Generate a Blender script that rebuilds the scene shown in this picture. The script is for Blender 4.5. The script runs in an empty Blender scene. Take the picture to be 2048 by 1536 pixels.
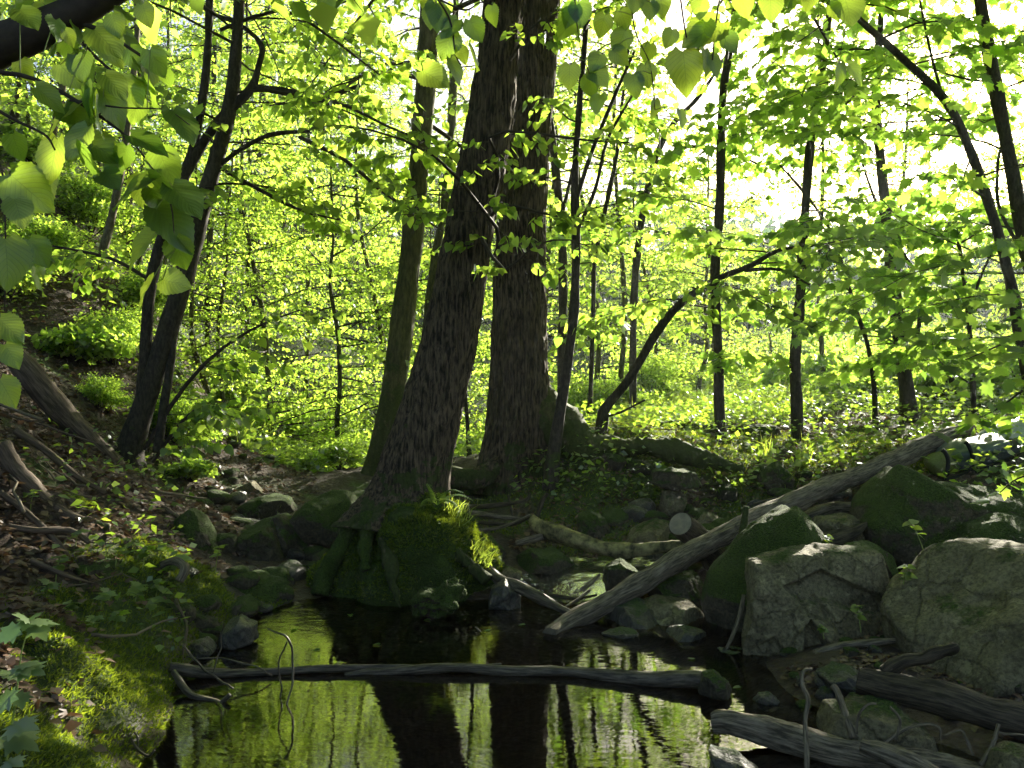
import bpy, math, random
import numpy as np
from mathutils import Vector, Matrix

# ------------------------------------------------------------------ camera
SC = bpy.context.scene
COL = SC.collection
F = 1774.0                       # focal length in pixels of the 2048 px wide photograph
CAMZ = 1.2
cam_d = bpy.data.cameras.new('camera')
cam_d.sensor_width = 36.0
cam_d.lens = 36.0 * F / 2048.0
cam_d.clip_start = 0.05
cam_d.clip_end = 600
cam = bpy.data.objects.new('camera', cam_d)
COL.objects.link(cam)
cam.location = (0, 0, CAMZ)
cam.rotation_euler = (math.radians(90), 0, 0)
SC.camera = cam

# ------------------------------------------------------------------ sky, sun, exposure
SUN_AZ = math.radians(28.8)      # to the right of the view axis
SUN_EL = math.radians(17.5)
W = bpy.data.worlds.new('World')
SC.world = W
W.use_nodes = True
nt = W.node_tree
bg = nt.nodes['Background']
sky = nt.nodes.new('ShaderNodeTexSky')
sky.sky_type = 'NISHITA'
sky.sun_disc = False
sky.sun_elevation = SUN_EL
sky.sun_rotation = SUN_AZ
sky.dust_density = 3.0
sky.air_density = 1.0
sky.ozone_density = 1.0
nt.links.new(sky.outputs[0], bg.inputs[0])
bg.inputs[1].default_value = 0.05
sun_d = bpy.data.lights.new('sun', 'SUN')
sun_d.energy = 5.0
sun_d.angle = math.radians(0.6)
sun_d.color = (1.0, 0.93, 0.78)
sun = bpy.data.objects.new('sun', sun_d)
COL.objects.link(sun)
TO_SUN = Vector((math.sin(SUN_AZ) * math.cos(SUN_EL), math.cos(SUN_AZ) * math.cos(SUN_EL), math.sin(SUN_EL)))
sun.rotation_euler = TO_SUN.to_track_quat('Z', 'Y').to_euler()
sun.location = TO_SUN * 40
vs = SC.view_settings
vs.view_transform = 'Standard'
vs.look = 'None'
vs.exposure = 2.55
vs.gamma = 1.0
vs.use_curve_mapping = False
cy = SC.cycles
cy.use_denoising = True
cy.use_adaptive_sampling = True
cy.adaptive_threshold = 0.025
cy.max_bounces = 7
cy.diffuse_bounces = 4
cy.glossy_bounces = 3
cy.transmission_bounces = 5
cy.transparent_max_bounces = 8
cy.volume_bounces = 1
cy.caustics_reflective = False
cy.caustics_refractive = False
cy.sample_clamp_indirect = 6.0

# ------------------------------------------------------------------ helpers
R = random.Random(7)
NR = np.random.default_rng(11)
Z3 = np.array([0.0, 0.0, 1.0])

def at(px, py, d):
    return np.array([(px - 1024.0) / F * d, d, CAMZ - (py - 768.0) / F * d])

def nrm(a):
    a = np.asarray(a, float)
    return a / np.maximum(np.linalg.norm(a, axis=-1, keepdims=True), 1e-9)

def _h(ix, iy, iz, seed):
    n = (ix.astype(np.int64) * 374761393 + iy.astype(np.int64) * 668265263 + iz.astype(np.int64) * 2147483647 + seed * 974634757) & 0xffffffff
    n = ((n ^ (n >> 13)) * 1274126177) & 0xffffffff
    n = ((n ^ (n >> 16)) * 2246822519) & 0xffffffff
    n = n ^ (n >> 15)
    return (n & 0xffffff) / float(0xffffff)

def noise(P, scale=1.0, seed=0):
    P = np.asarray(P, float) * scale
    if P.shape[1] == 2:
        P = np.column_stack([P, np.zeros(len(P))])
    I = np.floor(P)
    f = P - I
    f = f * f * (3 - 2 * f)
    I = I.astype(np.int64)
    r = 0
    for dx in (0, 1):
        for dy in (0, 1):
            for dz in (0, 1):
                w = (f[:, 0] if dx else 1 - f[:, 0]) * (f[:, 1] if dy else 1 - f[:, 1]) * (f[:, 2] if dz else 1 - f[:, 2])
                r = r + w * _h(I[:, 0] + dx, I[:, 1] + dy, I[:, 2] + dz, seed)
    return r * 2 - 1

def fbm(P, scale=1.0, oct=4, seed=0, gain=0.5):
    r, a = 0, 1.0
    for o in range(oct):
        r = r + a * noise(P, scale * 2 ** o, seed + o * 17)
        a *= gain
    return r

def sstep(a, b, x):
    t = np.clip((np.asarray(x, float) - a) / (b - a), 0, 1)
    return t * t * (3 - 2 * t)

def mesh_np(name, V, faces, smooth=True, uv=None, attr=None):
    """faces: list of (m,k) index arrays"""
    V = np.asarray(V, np.float32)
    faces = [np.asarray(f, np.int32) for f in faces if len(f)]
    me = bpy.data.meshes.new(name)
    me.vertices.add(len(V))
    me.vertices.foreach_set('co', V.ravel())
    idx = np.concatenate([f.ravel() for f in faces])
    tot = np.concatenate([np.full(len(f), f.shape[1], np.int32) for f in faces])
    st = np.concatenate([[0], np.cumsum(tot)[:-1]]).astype(np.int32)
    me.loops.add(len(idx))
    me.loops.foreach_set('vertex_index', idx)
    me.polygons.add(len(tot))
    me.polygons.foreach_set('loop_start', st)
    me.polygons.foreach_set('loop_total', tot)
    me.polygons.foreach_set('use_smooth', np.full(len(tot), smooth, bool))
    if uv is not None:
        l = me.uv_layers.new(name='UVMap')
        l.data.foreach_set('uv', np.asarray(uv, np.float32)[idx].ravel())
    if attr is not None:
        for k, a in attr.items():
            at_ = me.attributes.new(k, 'FLOAT', 'POINT')
            at_.data.foreach_set('value', np.asarray(a, np.float32))
    me.update(calc_edges=True)
    return me

def tag(o, label=None, cat=None, group=None, kind=None):
    if label: o['label'] = label
    if cat: o['category'] = cat
    if group: o['group'] = group
    if kind: o['kind'] = kind
    return o

def empty(name, loc, label, cat, group=None):
    o = bpy.data.objects.new(name, None)
    o.empty_display_size = 0.1
    COL.objects.link(o)
    o.location = tuple(loc)
    return tag(o, label, cat, group)

def wloc(o):
    v = np.zeros(3)
    while o is not None:
        v += np.array(o.location)
        o = o.parent
    return v

def part(name, V, faces, mat, parent=None, smooth=True, uv=None, attr=None, kind=None, loc=None):
    """mesh object from world-space vertices"""
    V = np.asarray(V, float)
    if parent is not None:
        base = wloc(parent)
    else:
        base = np.asarray(loc, float) if loc is not None else np.zeros(3)
    me = mesh_np(name, V - base, faces, smooth, uv, attr)
    me.materials.append(mat)
    o = bpy.data.objects.new(name, me)
    COL.objects.link(o)
    if parent is not None:
        o.parent = parent
    elif loc is not None:
        o.location = tuple(loc)
    if kind:
        o['kind'] = kind
    return o

def catmull(P, n):
    """resample rows of P (any columns) smoothly to n rows"""
    P = np.asarray(P, float)
    m = len(P)
    if m == 2:
        t = np.linspace(0, 1, n)[:, None]
        return P[0] * (1 - t) + P[1] * t
    E = np.vstack([2 * P[0] - P[1], P, 2 * P[-1] - P[-2]])
    t = np.linspace(0, m - 1 - 1e-6, n)
    i = t.astype(int)
    u = (t - i)[:, None]
    p0, p1, p2, p3 = E[i], E[i + 1], E[i + 2], E[i + 3]
    return 0.5 * ((2 * p1) + (-p0 + p2) * u + (2 * p0 - 5 * p1 + 4 * p2 - p3) * u * u + (-p0 + 3 * p1 - 3 * p2 + p3) * u ** 3)

def tube(pts, rad, seg=8, cap=True):
    """returns V, [quads, tris], uv"""
    pts = np.asarray(pts, float)
    rad = np.asarray(rad, float)
    n = len(pts)
    T = nrm(np.gradient(pts, axis=0))
    a = np.array([1.0, 0, 0]) if abs(T[0, 0]) < 0.8 else np.array([0, 1.0, 0])
    N = np.zeros((n, 3))
    N[0] = nrm(a - T[0] * a.dot(T[0]))
    for i in range(1, n):
        v = N[i - 1] - T[i] * N[i - 1].dot(T[i])
        N[i] = v / max(np.linalg.norm(v), 1e-9)
    B = np.cross(T, N)
    th = np.linspace(0, 2 * math.pi, seg, endpoint=False)
    V = pts[:, None] + rad[:, None, None] * (np.cos(th)[None, :, None] * N[:, None] + np.sin(th)[None, :, None] * B[:, None])
    s = np.concatenate([[0], np.cumsum(np.linalg.norm(np.diff(pts, axis=0), axis=1))])
    uv = np.stack([np.broadcast_to(th[None] * rad.mean(), (n, seg)), np.broadcast_to(s[:, None], (n, seg))], -1).reshape(-1, 2)
    V = V.reshape(-1, 3)
    i = np.arange(n - 1)[:, None] * seg
    j = np.arange(seg)[None]
    k = (j + 1) % seg
    Q = np.stack([i + j, i + k, i + seg + k, i + seg + j], -1).reshape(-1, 4)
    Tr = np.zeros((0, 3), int)
    if cap:
        V = np.vstack([V, pts[0], pts[-1]])
        uv = np.vstack([uv, [0, 0], [0, s[-1]]])
        c0, c1 = n * seg, n * seg + 1
        jj, kk = j[0], k[0]
        Tr = np.vstack([np.stack([np.full(seg, c0), kk, jj], -1), np.stack([np.full(seg, c1), (n - 1) * seg + jj, (n - 1) * seg + kk], -1)])
    return V, Q, Tr, uv

def join(parts_):
    """join list of (V,Q,T,uv)"""
    Vs, Qs, Ts, Us, o = [], [], [], [], 0
    for V, Q, T, u in parts_:
        Vs.append(V); Us.append(u)
        if len(Q): Qs.append(Q + o)
        if len(T): Ts.append(T + o)
        o += len(V)
    return np.vstack(Vs), [np.vstack(Qs) if Qs else np.zeros((0, 4), int), np.vstack(Ts) if Ts else np.zeros((0, 3), int)], np.vstack(Us)

def furrow(V, uv, seed, amp, sc=28.0, stretch=0.22):
    """bark ridges: signed displacement from stretched noise in world coordinates"""
    P = V * np.array([sc, sc, sc * stretch])
    P = P + 0.8 * np.column_stack([noise(V, 9, seed + 5), noise(V, 9, seed + 6), np.zeros(len(V))])
    r = 1 - np.abs(noise(P, 1.0, seed)) * 1.6
    r += 0.4 * noise(P, 2.3, seed + 3)
    return r * amp

# ------------------------------------------------------------------ materials
def newmat(name):
    m = bpy.data.materials.new(name)
    m.use_nodes = True
    t = m.node_tree
    t.nodes.clear()
    out = t.nodes.new('ShaderNodeOutputMaterial')
    return m, t, out

def nd(t, typ, **kw):
    n = t.nodes.new(typ)
    for k, v in kw.items():
        if k.startswith('i_'):
            n.inputs[k[2:].replace('_', ' ')].default_value = v
        else:
            setattr(n, k, v)
    return n

def ramp(t, fac, stops):
    r = t.nodes.new('ShaderNodeValToRGB')
    el = r.color_ramp.elements
    while len(el) < len(stops):
        el.new(0.5)
    for e, (p, c) in zip(el, stops):
        e.position = p
        e.color = (*c, 1)
    t.links.new(fac, r.inputs[0])
    return r

def mixc(t, fac, a, b, mode='MIX'):
    n = t.nodes.new('ShaderNodeMix')
    n.data_type = 'RGBA'
    n.blend_type = mode
    for sock, v in ((n.inputs[0], fac), (n.inputs[6], a), (n.inputs[7], b)):
        if hasattr(v, 'is_output') or isinstance(v, bpy.types.NodeSocket):
            t.links.new(v, sock)
        elif isinstance(v, (int, float)):
            sock.default_value = v
        else:
            sock.default_value = (*v, 1)
    return n.outputs[2]

def mth(t, op, a, b=None, c=None):
    n = t.nodes.new('ShaderNodeMath')
    n.operation = op
    for s, v in zip(n.inputs, (a, b, c)):
        if v is None: continue
        if isinstance(v, bpy.types.NodeSocket): t.links.new(v, s)
        else: s.default_value = v
    return n.outputs[0]

def leaf_mat(name, diff, trans, vary=0.5, mixf=0.62, gloss=0.04, rough=0.4, veins=False):
    m, t, out = newmat(name)
    geo = nd(t, 'ShaderNodeNewGeometry')
    oi = nd(t, 'ShaderNodeObjectInfo')
    r = mth(t, 'FRACT', mth(t, 'ADD', geo.outputs['Random Per Island'], oi.outputs['Random']))
    lo, hi = 1 - vary, 1 + vary * 0.45
    d = ramp(t, r, [(0, [c * lo for c in diff]), (0.55, diff), (1, [diff[0] * hi * 1.15, diff[1] * hi, diff[2] * hi])]).outputs[0]
    tr = ramp(t, r, [(0, [trans[0] * lo * .8, trans[1] * lo, trans[2] * lo]), (0.5, trans), (1, [trans[0] * hi * 1.12, trans[1] * hi, trans[2] * hi])]).outputs[0]
    if veins:
        uvn = nd(t, 'ShaderNodeUVMap')
        sep = nd(t, 'ShaderNodeSeparateXYZ')
        t.links.new(uvn.outputs[0], sep.inputs[0])
        au = mth(t, 'ABSOLUTE', sep.outputs[0])
        s = mth(t, 'SUBTRACT', sep.outputs[1], mth(t, 'MULTIPLY', au, 0.42))
        w = mth(t, 'ABSOLUTE', mth(t, 'SUBTRACT', mth(t, 'FRACT', mth(t, 'MULTIPLY', s, 8.5)), 0.5))
        v1 = mth(t, 'GREATER_THAN', w, 0.44)
        v2 = mth(t, 'LESS_THAN', au, 0.022)
        v = mth(t, 'MAXIMUM', v1, v2)
        ns = nd(t, 'ShaderNodeTexNoise', i_Scale=9.0, i_Detail=3.0)
        t.links.new(uvn.outputs[0], ns.inputs['Vector'])
        blotch = mth(t, 'MULTIPLY', ns.outputs[0], 0.35)
        tr = mixc(t, mth(t, 'MULTIPLY', v, 0.42), tr, [c * 0.35 for c in trans])
        tr = mixc(t, blotch, tr, [c * 0.6 for c in trans])
        d = mixc(t, mth(t, 'MULTIPLY', v, 0.25), d, [c * 1.7 for c in diff])
        bmp = nd(t, 'ShaderNodeBump', i_Strength=0.2, i_Distance=0.003)
        t.links.new(mth(t, 'MULTIPLY', w, -1.0), bmp.inputs['Height'])
    db = nd(t, 'ShaderNodeBsdfDiffuse')
    tb = nd(t, 'ShaderNodeBsdfTranslucent')
    gb = nd(t, 'ShaderNodeBsdfGlossy')
    gb.inputs['Roughness'].default_value = rough
    gb.inputs['Color'].default_value = (0.9, 0.95, 1, 1)
    t.links.new(d, db.inputs[0])
    t.links.new(tr, tb.inputs[0])
    if veins:
        for b in (db, gb, tb):
            t.links.new(bmp.outputs[0], b.inputs['Normal'])
    m1 = nd(t, 'ShaderNodeMixShader')
    m1.inputs[0].default_value = mixf
    t.links.new(db.outputs[0], m1.inputs[1])
    t.links.new(tb.outputs[0], m1.inputs[2])
    m2 = nd(t, 'ShaderNodeMixShader')
    m2.inputs[0].default_value = gloss
    t.links.new(m1.outputs[0], m2.inputs[1])
    t.links.new(gb.outputs[0], m2.inputs[2])
    t.links.new(m2.outputs[0], out.inputs[0])
    return m

def bark_mat(name, dark, light, moss=None, moss_h=(0.3, 1.2), sc=1.0, bump=0.02, rough=0.9, stretch=0.2, moss_amt=0.5, grain=False, nsc=45.0):
    m, t, out = newmat(name)
    tc = nd(t, 'ShaderNodeNewGeometry')
    mp = nd(t, 'ShaderNodeMapping')
    mp.inputs['Scale'].default_value = (sc, sc, sc * stretch)
    if grain:
        uvn = nd(t, 'ShaderNodeUVMap')
        mp.inputs['Scale'].default_value = (sc, sc * .09, 1)
        t.links.new(uvn.outputs[0], mp.inputs[0])
    else:
        t.links.new(tc.outputs['Position'], mp.inputs[0])
    n1 = nd(t, 'ShaderNodeTexNoise', i_Scale=nsc, i_Detail=5.0, i_Roughness=0.65)
    t.links.new(mp.outputs[0], n1.inputs['Vector'])
    n2 = nd(t, 'ShaderNodeTexNoise', i_Scale=6.0, i_Detail=4.0)
    t.links.new(tc.outputs['Position'], n2.inputs['Vector'])
    c = ramp(t, n1.outputs[0], [(0.40, dark), (0.63, light)]).outputs[0]
    c = mixc(t, mth(t, 'MULTIPLY', n2.outputs[0], 0.5), c, [x * 0.45 for x in dark])
    if moss:
        sp = nd(t, 'ShaderNodeSeparateXYZ')
        t.links.new(tc.outputs['Position'], sp.inputs[0])
        mr = nd(t, 'ShaderNodeMapRange')
        mr.inputs[1].default_value = moss_h[1]
        mr.inputs[2].default_value = moss_h[0]
        t.links.new(sp.outputs[2], mr.inputs[0])
        k = mth(t, 'MULTIPLY', mr.outputs[0], moss_amt)
        n3 = nd(t, 'ShaderNodeTexNoise', i_Scale=5.0, i_Detail=6.0, i_Roughness=0.7)
        t.links.new(tc.outputs['Position'], n3.inputs['Vector'])
        k = mth(t, 'GREATER_THAN', mth(t, 'ADD', k, n3.outputs[0]), 0.82)
        k2 = nd(t, 'ShaderNodeTexNoise', i_Scale=60.0, i_Detail=2.0)
        t.links.new(tc.outputs['Position'], k2.inputs['Vector'])
        mc = ramp(t, k2.outputs[0], [(0.3, [x * 0.5 for x in moss]), (0.7, moss)]).outputs[0]
        c = mixc(t, mth(t, 'MULTIPLY', k, 0.85), c, mc)
    b = nd(t, 'ShaderNodeBsdfPrincipled')
    b.inputs['Roughness'].default_value = rough
    b.inputs['Specular IOR Level'].default_value = 0.25
    t.links.new(c, b.inputs['Base Color'])
    bp = nd(t, 'ShaderNodeBump', i_Strength=0.9, i_Distance=bump)
    t.links.new(n1.outputs[0], bp.inputs['Height'])
    t.links.new(bp.outputs[0], b.inputs['Normal'])
    t.links.new(b.outputs[0], out.inputs[0])
    return m

def rock_mat(name, c1, c2, moss=(0.05, 0.085, 0.012), cover=0.5, rough=0.85, wet=0.0):
    """cover: 0 bare .. 1 wholly mossy (moss sits on upward faces)"""
    m, t, out = newmat(name)
    g = nd(t, 'ShaderNodeNewGeometry')
    n1 = nd(t, 'ShaderNodeTexNoise', i_Scale=7.0, i_Detail=8.0, i_Roughness=0.65)
    n2 = nd(t, 'ShaderNodeTexNoise', i_Scale=70.0, i_Detail=5.0, i_Roughness=0.7)
    n3 = nd(t, 'ShaderNodeTexNoise', i_Scale=4.5, i_Detail=7.0, i_Roughness=0.7)
    n4 = nd(t, 'ShaderNodeTexNoise', i_Scale=130.0, i_Detail=3.0)
    for n in (n1, n2, n3, n4):
        t.links.new(g.outputs['Position'], n.inputs['Vector'])
    c = ramp(t, n1.outputs[0], [(0.25, c1), (0.75, c2)]).outputs[0]
    sp_ = ramp(t, n2.outputs[0], [(0.36, (0.22, 0.22, 0.22)), (0.62, (1.3, 1.3, 1.3))]).outputs[0]
    c = mixc(t, 0.75, c, sp_, 'MULTIPLY')
    sp = nd(t, 'ShaderNodeSeparateXYZ')
    t.links.new(g.outputs['Normal'], sp.inputs[0])
    k = mth(t, 'ADD', mth(t, 'MULTIPLY', sp.outputs[2], 0.35), mth(t, 'MULTIPLY', n3.outputs[0], 1.1))
    k = mth(t, 'ADD', k, cover - 1.1)
    k = nd(t, 'ShaderNodeMapRange')
    src = mth(t, 'ADD', mth(t, 'ADD', mth(t, 'MULTIPLY', sp.outputs[2], 0.35), mth(t, 'MULTIPLY', n3.outputs[0], 1.1)), cover - 1.1)
    k.inputs[1].default_value = -0.03
    k.inputs[2].default_value = 0.08
    t.links.new(src, k.inputs[0])
    # lichen blotches and stains
    n5 = nd(t, 'ShaderNodeTexNoise', i_Scale=16.0, i_Detail=6.0, i_Roughness=0.6)
    n6 = nd(t, 'ShaderNodeTexNoise', i_Scale=2.2, i_Detail=4.0)
    vc = nd(t, 'ShaderNodeTexVoronoi', i_Scale=4.2, feature='DISTANCE_TO_EDGE')
    dv = mixc(t, 0.12, g.outputs['Position'], n1.outputs[1])
    t.links.new(dv, vc.inputs['Vector'])
    for n in (n5, n6):
        t.links.new(g.outputs['Position'], n.inputs['Vector'])
    c = mixc(t, mth(t, 'MULTIPLY', mth(t, 'GREATER_THAN', n5.outputs[0], 0.60), 0.45), c, [x * 1.5 for x in c2])
    c = mixc(t, mth(t, 'MULTIPLY', n6.outputs[0], 0.55), c, [c1[0] * .7, c1[1] * .62, c1[2] * .55])
    crk = mth(t, 'MINIMUM', mth(t, 'MULTIPLY', vc.outputs[0], 40.0), 1.0)
    mc = ramp(t, n4.outputs[0], [(0.3, [x * 0.4 for x in moss]), (0.7, [x * 1.3 for x in moss])]).outputs[0]
    c = mixc(t, k.outputs[0], c, mc)
    b = nd(t, 'ShaderNodeBsdfPrincipled')
    rr = mixc(t, k.outputs[0], [rough] * 3, [0.95] * 3)
    t.links.new(rr, b.inputs['Roughness'])
    b.inputs['Specular IOR Level'].default_value = 0.3 + wet
    t.links.new(c, b.inputs['Base Color'])
    hs = mth(t, 'ADD', mth(t, 'MULTIPLY', n2.outputs[0], 0.5), mth(t, 'MULTIPLY', mth(t, 'MULTIPLY', n4.outputs[0], k.outputs[0]), 1.2))
    hs = mth(t, 'ADD', hs, mth(t, 'MULTIPLY', n1.outputs[0], 1.5))
    hs = mth(t, 'ADD', hs, mth(t, 'MULTIPLY', crk, 0.5))
    bp = nd(t, 'ShaderNodeBump', i_Strength=1.0, i_Distance=0.022)
    t.links.new(hs, bp.inputs['Height'])
    t.links.new(bp.outputs[0], b.inputs['Normal'])
    t.links.new(b.outputs[0], out.inputs[0])
    return m

def plain_mat(name, c, rough=0.6, spec=0.4, var=0.3, sc=40.0, bump=0.002):
    m, t, out = newmat(name)
    g = nd(t, 'ShaderNodeNewGeometry')
    n1 = nd(t, 'ShaderNodeTexNoise', i_Scale=sc, i_Detail=4.0)
    t.links.new(g.outputs['Position'], n1.inputs['Vector'])
    cc = ramp(t, n1.outputs[0], [(0.3, [x * (1 - var) for x in c]), (0.7, [x * (1 + var) for x in c])]).outputs[0]
    b = nd(t, 'ShaderNodeBsdfPrincipled')
    b.inputs['Roughness'].default_value = rough
    b.inputs['Specular IOR Level'].default_value = spec
    t.links.new(cc, b.inputs['Base Color'])
    bp = nd(t, 'ShaderNodeBump', i_Strength=0.6, i_Distance=bump)
    t.links.new(n1.outputs[0], bp.inputs['Height'])
    t.links.new(bp.outputs[0], b.inputs['Normal'])
    t.links.new(b.outputs[0], out.inputs[0])
    return m

M = {}
M['leaf_near'] = leaf_mat('linden_leaf', (0.045, 0.10, 0.010), (0.42, 0.62, 0.05), 0.35, 0.62, 0.04, 0.4, veins=True)
M['leaf_lime'] = leaf_mat('young_linden_leaf', (0.045, 0.105, 0.014), (0.48, 0.71, 0.07), 0.55, 0.68)
M['leaf_maple'] = leaf_mat('maple_leaf', (0.045, 0.11, 0.016), (0.42, 0.68, 0.07), 0.55, 0.67)
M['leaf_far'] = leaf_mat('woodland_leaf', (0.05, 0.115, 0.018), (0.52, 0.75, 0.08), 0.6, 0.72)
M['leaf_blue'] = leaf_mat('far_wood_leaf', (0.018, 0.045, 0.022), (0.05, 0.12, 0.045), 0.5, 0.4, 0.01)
M['herb'] = leaf_mat('herb_leaf', (0.05, 0.11, 0.012), (0.40, 0.60, 0.05), 0.5, 0.5, 0.08)
M['grass'] = leaf_mat('grass_blade', (0.07, 0.12, 0.015), (0.45, 0.58, 0.06), 0.4, 0.5, 0.06)
M['moss'] = leaf_mat('moss_shoot', (0.055, 0.10, 0.008), (0.30, 0.40, 0.02), 0.6, 0.4, 0.02, 0.6)
M['litter'] = leaf_mat('leaf_litter', (0.11, 0.07, 0.042), (0.12, 0.07, 0.03), 0.6, 0.2, 0.05, 0.5)
M['pale'] = leaf_mat('pale_leaf', (0.10, 0.15, 0.06), (0.25, 0.42, 0.08), 0.3, 0.4, 0.10, 0.3)
M['bark_big'] = bark_mat('furrowed_bark', (0.012, 0.009, 0.006), (0.15, 0.11, 0.070), (0.04, 0.06, 0.012), (0.2, 1.5), 1.0, 0.014, 0.95, 0.14, 0.42, nsc=65.0)
M['bark_green'] = bark_mat('algae_bark', (0.045, 0.045, 0.016), (0.13, 0.125, 0.045), (0.05, 0.07, 0.014), (0.2, 3.0), 0.8, 0.008, 0.9, 0.3, 0.5)
M['bark_thin'] = bark_mat('smooth_dark_bark', (0.022, 0.018, 0.014), (0.07, 0.058, 0.042), (0.05, 0.07, 0.015), (0.5, 1.6), 1.2, 0.004, 0.85, 0.4, 0.3)
M['bark_pale'] = bark_mat('pale_bark', (0.08, 0.065, 0.045), (0.20, 0.17, 0.12), None, sc=1.0, bump=0.004, stretch=0.4)
M['twig'] = plain_mat('twig', (0.035, 0.026, 0.018), 0.8, 0.3)
M['petiole'] = plain_mat('petiole', (0.20, 0.26, 0.06), 0.6, 0.3)
M['log'] = bark_mat('weathered_log', (0.022, 0.018, 0.011), (0.105, 0.083, 0.054), (0.05, 0.06, 0.014), (-0.1, 0.4), 1.0, 0.008, 0.85, 1.0, 0.3, grain=True, nsc=110.0)
M['log_bare'] = bark_mat('bare_grey_wood', (0.06, 0.05, 0.034), (0.30, 0.25, 0.175), None, sc=1.0, bump=0.008, stretch=1.0, grain=True, nsc=120.0)
M['log_wet'] = bark_mat('wet_wood', (0.03, 0.024, 0.017), (0.16, 0.135, 0.10), None, sc=1.0, bump=0.006, rough=0.45, stretch=1.0, grain=True, nsc=110.0)
M['root'] = bark_mat('root_bark', (0.06, 0.045, 0.032), (0.20, 0.15, 0.11), (0.06, 0.08, 0.015), (0, 2), 1.0, 0.005, 0.85, 1.0, 0.25, grain=True, nsc=90.0)
M['lichen'] = bark_mat('lichen_wood', (0.05, 0.045, 0.022), (0.46, 0.40, 0.17), None, sc=0.22, bump=0.006, stretch=1.0)
M['cut'] = plain_mat('cut_wood', (0.22, 0.19, 0.14), 0.8, 0.2, 0.3, 25)
M['rock_pale'] = rock_mat('pale_sandstone', (0.095, 0.085, 0.045), (0.27, 0.24, 0.135), cover=0.20)
M['rock_moss'] = rock_mat('mossy_stone', (0.045, 0.038, 0.024), (0.12, 0.105, 0.064), cover=0.50)
M['rock_dark'] = rock_mat('dark_stone', (0.035, 0.03, 0.02), (0.10, 0.085, 0.055), cover=0.42)
M['rock_wet'] = rock_mat('wet_stone', (0.025, 0.024, 0.02), (0.08, 0.075, 0.06), cover=0.22, rough=0.3, wet=0.3)
# ------------------------------------------------------------------ terrain
CP = []
def g(px, py, d): CP.append(at(px, py, d))
def xyz(*a):
    for i in range(0, len(a), 3): CP.append(np.array(a[i:i + 3], float))
# left bank and hillside
for a in [(0, 1500, 2.2), (190, 1530, 2.5), (150, 1300, 3.0), (0, 1300, 2.8), (330, 1250, 3.95), (300, 1130, 4.3), (0, 1130, 3.6), (200, 1000, 4.8),
          (0, 950, 4.2), (0, 850, 4.8), (400, 1010, 6.0), (270, 925, 6.5), (100, 760, 6.6), (0, 600, 7.6), (150, 480, 9.0), (80, 260, 12.0), (300, 640, 9.4),
          (390, 760, 10.5), (360, 420, 17.0), (430, 905, 10.0), (470, 880, 12.0), (495, 860, 15.0), (-300, 700, 5.0), (-300, 900, 3.6)]:
    g(*a)
# middle and right bank
for a in [(700, 930, 9.0), (620, 945, 8.5), (900, 915, 9.0), (1000, 965, 7.0), (600, 850, 15), (800, 845, 15), (1200, 880, 7.0), (1450, 885, 7.6), (1600, 885, 7.6),
          (1830, 842, 8.4), (2000, 815, 8.6), (1940, 890, 6.2), (2048, 985, 5.0), (1300, 975, 6.6), (1500, 965, 6.6), (1180, 1060, 6.0), (1400, 1070, 5.8), (1700, 1000, 5.8),
          (1200, 1160, 5.3), (1000, 1185, 5.0), (1700, 1340, 3.4), (1900, 1460, 3.0), (1800, 1240, 4.2), (2000, 1160, 4.5), (1350, 1150, 5.3),
          (1300, 830, 12), (1500, 815, 14), (1800, 800, 14), (1500, 800, 22), (1900, 790, 22)]:
    g(*a)
# pond bed and shores
xyz(0, 3, -.36, 0, 4, -.33, -.8, 3.2, -.22, .5, 3.5, -.3, .6, 4.5, -.12, -.8, 4.2, -.2, 0, 2, -.35, .3, 1, -.3, -.6, 2, -.25, 0, -1, -.3)
xyz(-1.18, 2.8, .0, -1.3, 3.4, .0, -1.42, 4.2, .0, -1.3, 4.7, .02, -.6, 4.95, .02, .1, 4.9, -.04, 1.1, 3.9, .0, 1.05, 4.5, -.02, 1.15, 3.2, .0, 1.0, 2.6, -.04, 1.6, 2.6, .04)
xyz(-1.45, 5.2, .1, -1.8, 6.2, .18, -.5, 5.6, .15, 3, 3, .42, 3, 1.5, .4, 1.4, 1.5, .05, -1.4, 1.2, .3, -2.4, 1, 1.0)
# far country
xyz(-10, 20, 5.5, -5, 22, 1.8, 0, 24, 1.2, 0, 32, 2.5, -8, 34, 5, 6, 26, .9, 14, 24, .9, 10, 40, 1.3, 3, 42, 2.5, 18, 46, 1.6, 30, 50, 2, -16, 14, 8, -20, 40, 7,
    20, 10, 2.0, 10, 8, 1.5, 10, 2, 1.4, 0, 70, 4, 30, 78, 3, -40, 78, 7, 60, 60, 3, 0, 90, 4, 60, 90, 3, -70, 90, 7, -40, 20, 9, 50, 20, 2, -40, -5, 5, 40, -5, 2)
CP = np.array(CP)
def _phi(r2):
    return 0.5 * r2 * np.log(r2 + 1e-9)
def _tps(C, lam=0.004):
    n = len(C)
    D = ((C[:, None, :2] - C[None, :, :2]) ** 2).sum(-1)
    A = np.zeros((n + 3, n + 3))
    A[:n, :n] = _phi(D) + lam * np.eye(n)
    A[:n, n] = 1
    A[:n, n + 1:] = C[:, :2]
    A[n:, :n] = A[:n, n:].T
    return np.linalg.solve(A, np.concatenate([C[:, 2], [0, 0, 0]]))
TW = _tps(CP)
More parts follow.
